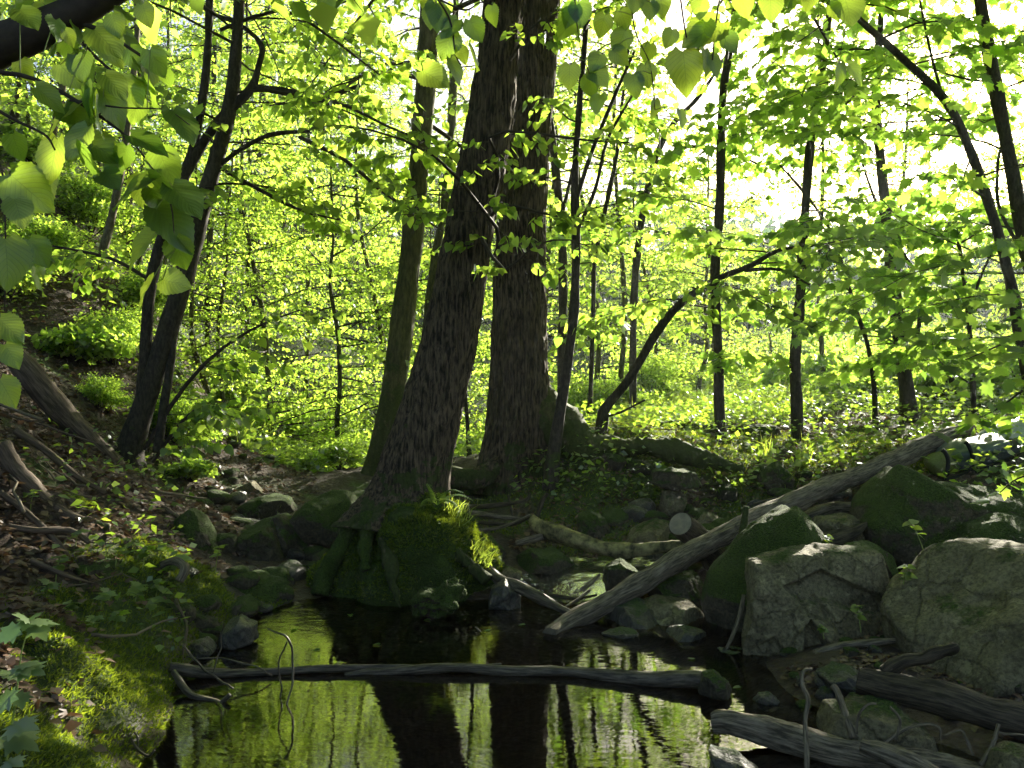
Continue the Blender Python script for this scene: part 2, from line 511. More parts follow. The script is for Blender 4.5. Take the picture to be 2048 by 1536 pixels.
def H(x, y, detail=True):
    x = np.atleast_1d(np.asarray(x, float)); y = np.atleast_1d(np.asarray(y, float))
    out = np.zeros(len(x))
    for s in range(0, len(x), 20000):
        xx, yy = x[s:s + 20000], y[s:s + 20000]
        D = (xx[:, None] - CP[None, :, 0]) ** 2 + (yy[:, None] - CP[None, :, 1]) ** 2
        out[s:s + 20000] = _phi(D) @ TW[:-3] + TW[-3] + TW[-2] * xx + TW[-1] * yy
    if detail:
        P = np.column_stack([x, y])
        lump = sstep(-.95, -1.25, x) * sstep(6, 4, y) * .11 * (np.abs(noise(P, 5.5, 61)) + .6 * np.abs(noise(P, 11, 62)) - .35)
        amp = 0.25 + 0.75 * sstep(0.0, 0.5, out)
        out = out + amp * (0.05 * fbm(P, 1.7, 3, 3) + lump + 0.018 * fbm(P, 9, 3, 9)) + sstep(9, 25, y) * 0.35 * fbm(P, 0.35, 3, 21)
        out = out - 0.012
    return np.maximum(out, -0.45)
def Hn(x, y):
    e = 0.03
    hx = (H(x + e, y) - H(x - e, y)) / (2 * e)
    hy = (H(x, y + e) - H(x, y - e)) / (2 * e)
    return nrm(np.column_stack([-hx, -hy, np.ones(len(hx))]))

ny, nx = 330, 300
yy = np.concatenate([np.linspace(-4, 1.4, 24), 1.5 * (78 / 1.5) ** (np.linspace(0, 1, ny - 24))])
uu = np.linspace(-1, 1, nx)
uu = np.sign(uu) * (0.75 * np.abs(uu) + 0.45 * np.abs(uu) ** 3)
X = uu[None] * (np.abs(yy)[:, None] * 0.95 + 2.6)
Y = np.broadcast_to(yy[:, None], X.shape)
Zt = H(X.ravel(), Y.ravel())
V = np.column_stack([X.ravel(), Y.ravel(), Zt])
i = np.arange(ny - 1)[:, None] * nx
j = np.arange(nx - 1)[None]
Q = np.stack([i + j, i + j + 1, i + nx + j + 1, i + nx + j], -1).reshape(-1, 4)
def mossmask(x, y, z):
    P = np.column_stack([x, y])
    left = sstep(-1.0, -1.25, x) * sstep(5.2, 4.0, y) * sstep(0.60, 0.22, z) * sstep(-0.1, 0.0, z)
    rb = sstep(-0.6, 0.4, x) * sstep(5.6, 6.2, y) * sstep(9, 7.5, y) * 0.75
    k = np.maximum(left, rb) + 0.62 * fbm(P, 3.0, 4, 77)
    return sstep(0.25, 0.6, k)
def greenmask(x, y, z):
    P = np.column_stack([x, y])
    k = sstep(9.0, 12.0, y) * 1.0 + sstep(2.2, 3.2, x) * sstep(7, 8, y) * 0.7 + 0.5 * fbm(P, 0.8, 3, 41) + sstep(-3.6, -4.6, x) * 0.35
    k = k * (1 - sstep(-1.5, -2.5, x) * sstep(-5.5, -4.5, x) * sstep(8, 9, y) * sstep(14, 12, y) * 0.8)
    return sstep(0.35, 0.75, k)
wet = sstep(0.14, 0.03, Zt)
gm, tt, out = newmat('forest_floor')
geo = nd(tt, 'ShaderNodeNewGeometry')
a1 = nd(tt, 'ShaderNodeAttribute', attribute_name='moss')
a2 = nd(tt, 'ShaderNodeAttribute', attribute_name='green')
a3 = nd(tt, 'ShaderNodeAttribute', attribute_name='wet')
n1 = nd(tt, 'ShaderNodeTexNoise', i_Scale=26.0, i_Detail=8.0, i_Roughness=0.75)
n2 = nd(tt, 'ShaderNodeTexNoise', i_Scale=3.0, i_Detail=5.0)
n3 = nd(tt, 'ShaderNodeTexVoronoi', i_Scale=34.0)
for n in (n1, n2, n3): tt.links.new(geo.outputs['Position'], n.inputs['Vector'])
c = ramp(tt, n1.outputs[0], [(0.3, (0.022, 0.015, 0.010)), (0.55, (0.07, 0.048, 0.032)), (0.8, (0.15, 0.115, 0.085))]).outputs[0]
c = mixc(tt, mth(tt, 'MULTIPLY', n2.outputs[0], 0.6), c, (0.028, 0.02, 0.014))
c = mixc(tt, a1.outputs['Fac'], c, mixc(tt, n1.outputs[0], (0.02, 0.035, 0.005), (0.07, 0.11, 0.012)))
c = mixc(tt, mth(tt, 'MULTIPLY', a2.outputs['Fac'], 0.8), c, mixc(tt, n1.outputs[0], (0.025, 0.045, 0.01), (0.06, 0.10, 0.018)))
c = mixc(tt, mth(tt, 'MULTIPLY', a3.outputs['Fac'], 0.85), c, mixc(tt, n1.outputs[0], (0.022, 0.014, 0.008), (0.085, 0.052, 0.028)))
b = nd(tt, 'ShaderNodeBsdfPrincipled')
tt.links.new(c, b.inputs['Base Color'])
tt.links.new(mixc(tt, a3.outputs['Fac'], (0.95,) * 3, (0.35,) * 3), b.inputs['Roughness'])
bp = nd(tt, 'ShaderNodeBump', i_Strength=1.0, i_Distance=0.03)
tt.links.new(mth(tt, 'ADD', n1.outputs[0], mth(tt, 'MULTIPLY', n3.outputs[0], 0.6)), bp.inputs['Height'])
tt.links.new(bp.outputs[0], b.inputs['Normal'])
tt.links.new(b.outputs[0], out.inputs[0])
ground = part('ground', V, [Q], gm, attr={'moss': mossmask(V[:, 0], V[:, 1], Zt), 'green': greenmask(V[:, 0], V[:, 1], Zt), 'wet': wet})
tag(ground, 'dark forest floor with steep left bank and flat right bank', 'ground', kind='structure')

# ------------------------------------------------------------------ water
wm, tt, out = newmat('pond_water')
geo = nd(tt, 'ShaderNodeNewGeometry')
mp = nd(tt, 'ShaderNodeMapping')
mp.inputs['Scale'].default_value = (5.0, 15.0, 1.0)
tt.links.new(geo.outputs['Position'], mp.inputs[0])
n1 = nd(tt, 'ShaderNodeTexNoise', i_Scale=1.6, i_Detail=3.0, i_Roughness=0.5)
tt.links.new(mp.outputs[0], n1.inputs['Vector'])
n2 = nd(tt, 'ShaderNodeTexNoise', i_Scale=14.0, i_Detail=4.0, i_Roughness=0.6)
tt.links.new(geo.outputs['Position'], n2.inputs['Vector'])
sp = nd(tt, 'ShaderNodeSeparateXYZ')
tt.links.new(geo.outputs['Position'], sp.inputs[0])
far = nd(tt, 'ShaderNodeMapRange')
far.inputs[1].default_value = 3.9; far.inputs[2].default_value = 5.2
tt.links.new(sp.outputs[1], far.inputs[0])
h = mth(tt, 'ADD', mth(tt, 'MULTIPLY', n1.outputs[0], 0.05), mth(tt, 'MULTIPLY', mth(tt, 'MULTIPLY', n2.outputs[0], far.outputs[0]), 0.9))
bp = nd(tt, 'ShaderNodeBump', i_Strength=1.0, i_Distance=0.010)
tt.links.new(h, bp.inputs['Height'])
fr = nd(tt, 'ShaderNodeFresnel', i_IOR=1.9)
tt.links.new(bp.outputs[0], fr.inputs['Normal'])
tr_ = nd(tt, 'ShaderNodeBsdfTransparent')
tr_.inputs[0].default_value = (0.62, 0.42, 0.23, 1)
gl = nd(tt, 'ShaderNodeBsdfGlossy')
gl.inputs['Roughness'].default_value = 0.015
tt.links.new(bp.outputs[0], gl.inputs['Normal'])
mx = nd(tt, 'ShaderNodeMixShader')
tt.links.new(fr.outputs[0], mx.inputs[0])
tt.links.new(tr_.outputs[0], mx.inputs[1])
tt.links.new(gl.outputs[0], mx.inputs[2])
tt.links.new(mx.outputs[0], out.inputs[0])
wx, wy = np.meshgrid(np.linspace(-2.2, 2.6, 40), np.linspace(-2.5, 5.25, 50))
V = np.column_stack([wx.ravel(), wy.ravel(), np.zeros(wx.size)])
i = np.arange(49)[:, None] * 40; j = np.arange(39)[None]
Q = np.stack([i + j, i + j + 1, i + 40 + j + 1, i + 40 + j], -1).reshape(-1, 4)
tag(part('water', V, [Q], wm), 'still brown pool mirroring the green leaves', 'water', kind='structure')
# the riffle that feeds the pool, stepping down between the stones on the right of the mound
def sheet(name, cx, w, label, lift=0.022):
    cx = catmull(np.array(cx, float), 40)
    T = nrm(np.gradient(cx[:, :2], axis=0)); S = np.column_stack([-T[:, 1], T[:, 0]])
    s = np.linspace(-1, 1, 12)
    P = cx[:, None, :2] + S[:, None] * (s[None, :, None] * w)
    z = np.maximum(np.repeat(cx[:, 2], 12), 0.004) + 0.006 * fbm(P.reshape(-1, 2), 14, 2, 5)
    V = np.column_stack([P.reshape(-1, 2), z + lift])
    i = np.arange(39)[:, None] * 12; j = np.arange(11)[None]
    Q = np.stack([i + j, i + j + 1, i + 12 + j + 1, i + 12 + j], -1).reshape(-1, 4)
    return tag(part(name, V, [Q], wm), label, 'water', kind='structure')
sheet('stream', [(0.15, 4.85, -.02), (.35, 5.15, .05), (.6, 5.4, .09), (1.0, 5.55, .12), (1.6, 5.5, .16)], 0.30, 'thin rippling water running down between stones to the pool')

# ------------------------------------------------------------------ leaf templates (base at origin, tip +Y, face up +Z, length 1)
def tmpl_simple():
    V = np.array([[0, 0, 0], [.36, .38, .05], [0, 1, -.08], [-.36, .38, .05]], float)
    return V, np.array([[0, 1, 2], [0, 2, 3]])
def tmpl_outline(xs, ys, cup=0.12, drop=0.12):
    """right half outline from base to tip, mirrored; triangles fan to the midrib"""
    n = len(xs)
    mid = np.column_stack([np.zeros(n), np.clip(ys, 0, 1), -drop * np.clip(ys, 0, 1) ** 2])
    rt = np.column_stack([xs, ys, cup * np.abs(xs) - drop * np.clip(ys, 0, 1) ** 2])
    lf = rt * np.array([-1, 1, 1])
    V = np.vstack([mid, rt, lf])
    Fs = []
    for k in range(n - 1):
        Fs += [[k, n + k, n + k + 1], [k, n + k + 1, k + 1], [k, 2 * n + k + 1, 2 * n + k], [k, k + 1, 2 * n + k + 1]]
    return V, np.array(Fs)
def tmpl_heart(): return tmpl_outline(np.array([0.02, .34, .44, .34, .15, 0.0]), np.array([0, -.03, .25, .55, .82, 1.0]))
def tmpl_maple():
    half = [(0.0, 0.0), (.20, -.10), (.16, .08), (.46, .10), (.36, .26), (.55, .48), (.32, .48), (.34, .66), (.18, .62), (.12, .80), (0, 1.0)]
    P = half + [(-x, y) for x, y in reversed(half[1:-1])]
    V = np.array([[0, .3, 0.03]] + [[x, y, -.10 * (x * x * 1.5 + (y - .3) ** 2)] for x, y in P])
    n = len(P)
    Fs = [[0, 1 + k, 1 + (k + 1) % n] for k in range(n)]
    return V, np.array(Fs)
def near_leaf_mesh(name, seed, curl):
    r = np.random.default_rng(seed)
    n, m = 22, 4
    v = np.linspace(0, 1, n)
    w = 0.47 * np.sin(np.pi * v ** 0.62) ** 0.78 * (1 - 0.22 * v ** 4)
    w[-1] = 0.004; w[0] = 0.16
    teeth = 1 + 0.045 * np.where(np.arange(n) % 2 == 0, 1, -1)
    V, U = [], []
    sk = r.normal(0, .04)
    for k in range(n):
        for q in range(-m, m + 1):
            u = q / m
            x = u * w[k] * (teeth[k] if abs(q) == m else 1)
            y = v[k] - 0.13 * abs(u) ** 1.5 * (1 - v[k]) ** 4 - (0.0 if k else 0.02)
            z = 0.16 * abs(u) * w[k] - curl * v[k] ** 2 + 0.022 * math.sin(13 * (v[k] - .4 * abs(u))) * abs(u) + sk * u * v[k]
            V.append((x + sk * v[k] ** 2, y, z)); U.append((u, v[k]))
    nn = 2 * m + 1
    i = np.arange(n - 1)[:, None] * nn; j = np.arange(nn - 1)[None]
    Q = np.stack([i + j, i + j + 1, i + nn + j + 1, i + nn + j], -1).reshape(-1, 4)
    me = mesh_np(name, np.array(V), [Q], True, np.array(U))
    me.materials.append(M['leaf_near'])
    return me
T_SIMPLE, T_HEART, T_MAPLE = tmpl_simple(), tmpl_heart(), tmpl_maple()
NEAR = [near_leaf_mesh('leaf', s, c_) for s, c_ in ((1, .10), (2, .22), (3, .04), (4, .34))]

def frames(tip, nor):
    y = nrm(tip)
    z = nor - (nor * y).sum(-1, keepdims=True) * y
    z = nrm(z)
    return np.cross(y, z), y, z
def leaves_mesh(templ, pos, tip, nor, size):
    V0, F0 = templ
    pos, tip, nor, size = (np.asarray(a, float) for a in (pos, tip, nor, size))
    x, y, z = frames(tip, nor)
    V = pos[:, None] + size[:, None, None] * (V0[None, :, 0, None] * x[:, None] + V0[None, :, 1, None] * y[:, None] + V0[None, :, 2, None] * z[:, None])
    Fs = (F0[None] + (np.arange(len(pos)) * len(V0))[:, None, None]).reshape(-1, F0.shape[1])
    return V.reshape(-1, 3), Fs
def leaf_object(me, parent, pos, tip, nor, size, name='leaf', base=None):
    x, y, z = frames(np.asarray(tip, float)[None], np.asarray(nor, float)[None])
    o = bpy.data.objects.new(name, me)
    COL.objects.link(o)
    o.parent = parent
    p = np.asarray(pos) - (base if base is not None else wloc(parent))
    mm = np.eye(4)
    mm[:3, 0], mm[:3, 1], mm[:3, 2], mm[:3, 3] = x[0] * size, y[0] * size, z[0] * size, p
    o.matrix_basis = Matrix(mm.tolist())
    return o
def templ_mesh(name, templ, mat):
    me = mesh_np(name, templ[0], [templ[1]], True)
    me.materials.append(mat)
    return me
LM = {'heart': templ_mesh('leaf', T_HEART, M['leaf_lime']), 'maple': templ_mesh('leaf', T_MAPLE, M['leaf_maple'])}
TM = {'heart': (T_HEART, M['leaf_lime']), 'maple': (T_MAPLE, M['leaf_maple']), 'far': (T_SIMPLE, M['leaf_far'])}

# ------------------------------------------------------------------ tree builder
def grow(P, az, up, L, r0, rng, lsize, spacing=0.05, droop=0.5, n=7, ntw=9, tilt=0.45, sub=True):
    """one branch with its twigs: tubes [(pts, radii)], leaves (pos, tip, normal, size)"""
    tubes, leaves = [], []
    d = np.array([math.cos(az) * math.cos(up), math.sin(az) * math.cos(up), math.sin(up)])
    pts = [np.array(P, float)]
    for k in range(n):
        d = d + np.array([rng.gauss(0, .16), rng.gauss(0, .16), rng.gauss(0, .09) - droop / n])
        d = d / np.linalg.norm(d)
        pts.append(pts[-1] + d * L / n)
    pts = np.array(pts)
    tubes.append((pts, np.linspace(r0, max(0.0016, r0 * .15), n + 1)))
    def leafline(a, b, side0, dens=1.0):
        v = b - a
        ln = np.linalg.norm(v)
        v = v / ln
        s = np.cross(v, Z3); s = s / max(np.linalg.norm(s), 1e-6)
        m = max(1, int(ln / spacing * dens))
        for q in range(m + 1):
            f = (q + rng.random() * .6) / (m + .6)
            sd = 1 if (q + side0) % 2 else -1
            if q == m: f, sd = 1.0, 0
            tip = v * (.45 + .3 * rng.random()) + s * sd * (.75 + .25 * rng.random()) + np.array([rng.gauss(0, .15), rng.gauss(0, .15), -.35 - .45 * rng.random()])
            nor = np.array([rng.gauss(0, tilt), rng.gauss(0, tilt) - 0.15, 1.0])
            ps = a + (b - a) * f + s * sd * .012 + np.array([rng.gauss(0, .012), rng.gauss(0, .012), rng.gauss(0, .015) - .01])
            leaves.append((ps, tip, nor, lsize * (.6 + .6 * rng.random())))
    for k in range(ntw):
        f = .18 + .8 * (k + rng.random()) / ntw
        fi = f * n
        a = pts[int(fi)] + (pts[min(int(fi) + 1, n)] - pts[int(fi)]) * (fi - int(fi))
        v = nrm(pts[min(int(fi) + 1, n)] - pts[max(int(fi) - 1, 0)])
        s = np.cross(v, Z3); s = s / max(np.linalg.norm(s), 1e-6)
        sd = 1 if k % 2 else -1
        td = nrm(v * .65 + s * sd * .8 + np.array([0, 0, rng.gauss(-.05, .16)]))
        tl = L * (.16 + .34 * (1 - f)) * (.6 + .7 * rng.random())
        mid = a + td * tl * .5 + np.array([0, 0, .04 * tl])
        end = a + td * tl + np.array([0, 0, -.10 * tl])
        tubes.append((np.array([a, mid, end]), np.array([r0 * .35, r0 * .2, .0012])))
        leafline(a + td * tl * .12, mid, k)
        leafline(mid, end, k + 1)
    leafline(pts[n // 2], pts[-1], 0, .8)
    return tubes, leaves
def stem_pts(poly, d, n=28):
    """poly rows (px, py, width px[, depth]) -> world points, radii"""
    P = []
    for row in poly:
        dd = row[3] if len(row) > 3 else d
        P.append([*at(row[0], row[1], dd), row[2] / F * dd / 2])
    P = catmull(np.array(P), n)
    return P[:, :3], P[:, 3]
def tubes_part(name, tubes, mat, parent, seg=6):
    ps = []
    for pts, rad in tubes:
        ps.append(tube(pts, rad, seg if rad[0] > .004 else 4, cap=False))
    V, fs, uv = join(ps)
    return part(name, V, fs, mat, parent)
def stem_part(name, pts, rad, mat, parent, seg=14, rough=0.0, seed=0, n=None):
    if n:
        c = catmull(np.column_stack([pts, rad]), n); pts, rad = c[:, :3], c[:, 3]
    V, Qd, T, uv = tube(pts, rad, seg)
    if rough:
        cen = np.vstack([np.repeat(pts, seg, 0), pts[0], pts[-1]])
        nn_ = nrm(V - cen)
        V = V + nn_ * (furrow(V, uv, seed, rough) + rough * 1.5 * fbm(V, 4, 2, seed))[:, None]
    return part(name, V, [Qd, T], mat, parent, uv=uv)
KEEP = []          # every canopy leaf position, for checks
def clothe(root, leaves, kind, k_ind=120, crown='crown', inframe=True):
    """leaves -> the largest in view as single leaf objects, the rest one crown"""
    pos = np.array([l[0] for l in leaves]); tip = np.array([l[1] for l in leaves]); nor = np.array([l[2] for l in leaves]); sz = np.array([l[3] for l in leaves])
    dd = np.maximum(pos[:, 1], .1)
    px = 1024 + pos[:, 0] / dd * F; py = 768 - (pos[:, 2] - CAMZ) / dd * F
    vis = (px > 0) & (px < 2048) & (py > 0) & (py < 1400)
    app = np.where(vis, sz / dd, 0)
    order = np.argsort(-app)
    ind = order[:k_ind]
    ind = ind[app[ind] * F > 10]
    mask = np.ones(len(pos), bool); mask[ind] = False
    templ, mat = TM[kind]
    base = wloc(root)
    if kind in LM:
        for q in ind:
            leaf_object(LM[kind], root, pos[q], tip[q], nor[q], sz[q], base=base)
    else:
        mask[:] = True
    if mask.any():
        V, Fs = leaves_mesh(templ, pos[mask], tip[mask], nor[mask], sz[mask])
        part(crown, V, [Fs], mat, root, kind='stuff')
# ------------------------------------------------------------------ the two great trees and the one behind them
def big_tree(name, label, poly, d, seed, mat, seg=150, n=330, rough=.013, top=None, flare=None):
    base = at(poly[0][0], poly[0][1], poly[0][3] if len(poly[0]) > 3 else d)
    root = empty(name, base, label, 'tree')
    pts, rad = stem_pts(poly, d, n)
    rad = rad * .90
    V, Qd, T, uv = tube(pts, rad, seg)
    cen = np.vstack([np.repeat(pts, seg, 0), pts[0], pts[-1]])
    dirv = nrm(V - cen)
    if flare is not None:
        hgt = V[:, 2] - base[2]
        ang = np.arctan2(dirv[:, 1], dirv[:, 0])
        fl = 0
        for a0, amp, wd, hh in flare:
            da = np.angle(np.exp(1j * (ang - a0)))
            fl = fl + amp * np.exp(-(da / wd) ** 2) * np.exp(-np.clip(hgt + .1, 0, 9) / hh)
        V = V + dirv * fl[:, None]
    V = V + dirv * (furrow(V, uv, seed, rough, 34, .16) + .012 * fbm(V, 2.2, 3, seed + 9))[:, None]
    part('trunk', V, [Qd, T], mat, root, uv=uv)
    return root, pts, rad

leaning, lp, lr = big_tree('leaning_tree', 'thick furrowed tree leaning right out of the green mossy mound at the pool',
    [(806, 1075, 250, 5.35), (818, 1000, 172, 5.4), (834, 920, 138, 5.4), (868, 800, 124, 5.4), (902, 670, 113, 5.4), (930, 500, 103, 5.4), (952, 380, 98, 5.4), (978, 250, 95, 5.4), (1009, 0, 84, 5.4), (1040, -250, 78, 5.4), (1075, -600, 66, 5.4), (1095, -1100, 45, 5.5)],
    5.4, 3, M['bark_big'], flare=[(-2.6, .20, .40, .26), (-1.2, .12, .28, .22), (-.3, .12, .35, .22), (-1.9, .10, .22, .30)])
upright, up_, ur = big_tree('upright_tree', 'thick straight tree with one long mossy root reaching right along the bank',
    [(1030, 985, 185, 7.0), (1032, 930, 160, 7.0), (1036, 860, 140, 7.0), (1038, 760, 126, 7.0), (1038, 650, 116, 7.0), (1041, 500, 106, 7.0), (1052, 300, 100, 7.0), (1068, 120, 96, 7.0), (1076, 0, 92, 7.0), (1090, -250, 84, 7.0), (1100, -700, 66, 7.0), (1110, -1100, 40, 7.1)],
    7.0, 31, M['bark_big'], flare=[(-.25, .30, .42, .30), (-2.9, .08, .4, .25), (-1.6, .05, .3, .2)])
# its long surface root
def root_part(parent, poly, d, mat=None, seg=12, n=40, rough=.008, seed=5, name='root'):
    pts, rad = stem_pts(poly, d, n)
    return stem_part(name, pts, rad, mat or M['root'], parent, seg, rough, seed)
root_part(upright, [(1070, 770, 40, 7.0), (1110, 850, 84, 6.95), (1175, 898, 66, 6.9), (1250, 893, 36, 6.85), (1330, 902, 34, 6.75), (1420, 922, 26, 6.65), (1490, 940, 12, 6.6)], 6.8, M['bark_green'], 20, 90, .022, 71)
root_part(upright, [(1000, 930, 40, 6.8), (960, 955, 44, 6.7), (900, 960, 40, 6.6), (860, 962, 30, 6.5)], 6.7, M['bark_big'], 14, 40, .008, 72)
behind, bp_, br_ = big_tree('mossy_trunk_tree', 'green algae covered trunk standing behind the leaning tree',
    [(748, 965, 62, 8.4), (764, 900, 54, 8.4), (784, 800, 52, 8.4), (800, 680, 50, 8.4), (816, 560, 47, 8.4), (830, 420, 46, 8.4), (845, 250, 44, 8.4), (858, 50, 42, 8.4), (870, -300, 36, 8.4), (880, -700, 20, 8.5)],
    8.4, 51, M['bark_green'], 60, 120, .005, flare=[(-2.8, .04, .5, .2), (-.5, .03, .5, .2)])
second, sp_, sr_ = big_tree('pale_leaning_trunk_tree', 'thin pale trunk rising just left of the leaning trunk from behind it',
    [(820, 880, 22, 10.5), (850, 680, 20, 10.5), (870, 520, 18, 10.5), (890, 400, 17, 10.5), (905, 200, 16, 10.5), (915, -100, 12, 10.5)], 10.5, 57, M['bark_green'], 20, 60, .003)

def crown_on(root, pts, kind, nb, zr, Lr, seed, lsize, spacing=.05, droop=.4, r0=.02, azs=None, ntw=9, k_ind=0, upr=(-.1, .45), bname='branch', tilt=.45):
    rng = random.Random(seed)
    allL = []
    for k in range(nb):
        z = zr[0] + (zr[1] - zr[0]) * (k + rng.random()) / nb
        q = int(np.argmin(np.abs(pts[:, 2] - z)))
        az = rng.uniform(0, 2 * math.pi) if azs is None else rng.choice(azs) + rng.gauss(0, .35)
        L = rng.uniform(*Lr)
        tb, lv = grow(pts[q], az, rng.uniform(*upr), L, r0 * rng.uniform(.7, 1.2), rng, lsize, spacing, droop, ntw=ntw, tilt=tilt)
        tubes_part(bname, tb, M['twig'], root)
        allL += lv
    clothe(root, allL, kind, k_ind)
# high crowns that roof the glade
crown_on(leaning, lp, 'far', 22, (4.2, 6.8), (2.0, 4.2), 5, .14, .10, .5, .035)
crown_on(upright, up_, 'far', 22, (5.0, 8.2), (2.0, 4.6), 6, .14, .10, .5, .04)
crown_on(behind, bp_, 'heart', 12, (3.6, 7.0), (1.2, 2.6), 7, .085, .06, .5, .025, k_ind=60)
crown_on(second, sp_, 'heart', 8, (3.0, 6.0), (1.0, 2.0), 8, .08, .06, .5, .012, k_ind=20)

crown_on(leaning, lp, 'far', 20, (4.4, 6.6), (4.0, 6.5), 15, .17, .10, .35, .045, azs=[-1.57, -2.3, -.8, 3.1, -1.57], ntw=15)  # long boughs added over the camera, out of view, to block sky fill
crown_on(upright, up_, 'far', 24, (4.8, 8.0), (4.5, 8.0), 16, .17, .10, .35, .05, azs=[-1.57, -2.2, -.9, 2.9, -.2], ntw=15)  # more unseen overhead boughs, added to darken the foreground

# linden sprays reaching in front of the two trunks, parts of the leaning tree
def spray(root, poly, d, seed, lsize, kind='heart', r0=.008, twl=.35, spacing=.04, ntw=10, k_ind=200, droop=.1, tilt=.45, own=None):
    rng = random.Random(seed)
    pts, rad = stem_pts(poly, d, 9)
    tubes = [(pts, np.maximum(rad, .0015))]
    leaves = []
    for k in range(ntw):
        f = .12 + .86 * (k + rng.random()) / ntw
        a = catmull(pts, 60)[int(f * 59)]
        v = nrm(pts[min(int(f * 8) + 1, 8)] - pts[int(f * 8)])
        az = math.atan2(v[1], v[0]) + (1 if k % 2 else -1) * rng.uniform(.5, 1.2)
        tb, lv = grow(a, az, rng.uniform(-.25, .25), twl * rng.uniform(.5, 1.2), r0 * .4, rng, lsize, spacing, droop, n=4, ntw=3, tilt=tilt)
        tubes += tb; leaves += lv
    tubes_part('branch', tubes, M['twig'], root, 7)
    clothe(root, leaves, kind, k_ind, 'foliage')
spray(leaning, [(985, 520, 9), (1000, 470, 8), (950, 400, 8, 4.9), (880, 320, 6, 4.6), (780, 270, 5, 4.5), (680, 250, 3, 4.5)], 5.2, 21, .060, twl=.4, ntw=10)
spray(leaning, [(985, 400, 8), (1000, 330, 7, 5.0), (980, 270, 6, 4.8), (1060, 265, 5, 4.7), (1160, 280, 4, 4.7), (1260, 285, 3, 4.7)], 5.2, 22, .055, twl=.26, ntw=8)
spray(leaning, [(975, 440, 8), (1010, 410, 6, 4.9), (1080, 425, 5, 4.8), (1150, 440, 4, 4.8), (1230, 450, 3, 4.8)], 5.2, 23, .055, twl=.24, ntw=6)
spray(leaning, [(965, 480, 8), (1010, 540, 6, 4.9), (1070, 490, 4, 4.8), (1140, 480, 3, 4.8), (1200, 505, 2, 4.8)], 5.2, 24, .05, twl=.2, ntw=5)
spray(leaning, [(1020, 120, 7), (1060, 60, 5, 5.0), (1090, 40, 4, 5.0), (1110, 70, 2, 5.0)], 5.2, 25, .055, twl=.2, ntw=6)

# ------------------------------------------------------------------ saplings on the right bank and elsewhere
def sapling(name, label, poly, d, seed, kind='maple', nb=20, zr=None, Lr=(.8, 1.9), lsize=.12, spacing=.065, k_ind=110, mat='bark_thin', extra=(), r0=.008, group=None, droop=.35, ntw=9, seg=12, azs=None, upr=(-.05, .5)):
    base = at(poly[0][0], poly[0][1], poly[0][3] if len(poly[0]) > 3 else d)
    gz = float(H(base[0], base[1])[0])
    if poly[0][1] < 1500 and gz < base[2] + .02:       # stand it on the ground
        poly = [(poly[0][0], 768 + (CAMZ - gz + .06) / base[1] * F, poly[0][2] * 1.5) + tuple(poly[0][3:])] + list(poly)
        base = at(poly[0][0], poly[0][1], poly[0][3] if len(poly[0]) > 3 else d)
    root = empty(name, base, label, 'tree', group)
    pts, rad = stem_pts(poly, d, 60)
    bump = 1 + .12 * noise(pts, 5, seed)
    stem_part('trunk', pts, rad * bump, M[mat], root, seg, .0022, seed)
    for ex in extra:
        p2, r2 = stem_pts(ex, d, 26)
        stem_part('limb', p2, r2, M[mat], root, 8, .001, seed + 1)
    zr = zr or (max(1.3, base[2] + .6), pts[-1, 2])
    crown_on(root, pts, kind, nb, zr, Lr, seed, lsize, spacing, droop, r0, ntw=ntw, k_ind=k_ind, azs=azs, upr=upr)
    return root
TL = 'sapling_tree'
sapling(TL, 'slender dark sapling standing farthest left on the right bank beside the sunny grass',
    [(1442, 878, 26), (1438, 800, 21), (1437, 720, 20), (1430, 560, 18), (1440, 400, 18), (1445, 200, 15), (1465, 60, 12), (1480, -120, 9), (1490, -300, 5)], 7.7, 101, lsize=.10, nb=13)
sapling(TL, 'straight dark sapling in the middle of the right bank beside small grass tufts',
    [(1595, 882, 26), (1593, 800, 23), (1590, 720, 22), (1600, 600, 20), (1612, 400, 18), (1625, 250, 16), (1650, 100, 13), (1670, -100, 9), (1680, -280, 5)], 7.8, 102, nb=14)
sapling(TL, 'stoutest dark sapling on the right bank, a thin vine stem winding beside it',
    [(1820, 838, 34), (1808, 740, 27), (1790, 600, 25), (1778, 480, 22), (1762, 330, 20), (1752, 210, 17), (1757, 100, 14), (1768, -50, 11), (1775, -250, 6)], 8.5, 103, lsize=.12,
    extra=[[(1800, 830, 7), (1825, 720, 9), (1840, 620, 8), (1825, 540, 7), (1790, 480, 6), (1750, 400, 5), (1700, 250, 4)]])
sapling(TL, 'thin wavy sapling between the middle sapling and the stout one',
    [(1750, 842, 9), (1748, 770, 9), (1735, 690, 8), (1712, 620, 8), (1690, 550, 7), (1665, 470, 6), (1620, 400, 5), (1560, 330, 4)], 8.2, 104, nb=8, Lr=(.5, 1.1), lsize=.09, k_ind=60)
sapling('arching_tree', 'long dark stem arching from right edge up across to the top',
    [(2095, 960, 28), (2070, 820, 25), (2045, 690, 23), (2020, 560, 21), (1985, 430, 19), (1940, 300, 18), (1890, 200, 16), (1800, 112, 13), (1720, 40, 11), (1650, -30, 8), (1560, -110, 5)], 6.4, 105, nb=18, lsize=.11, zr=(1.9, 4.6),
    extra=[[(1885, 195, 6), (1860, 100, 5), (1840, 0, 4), (1835, -60, 3)]])
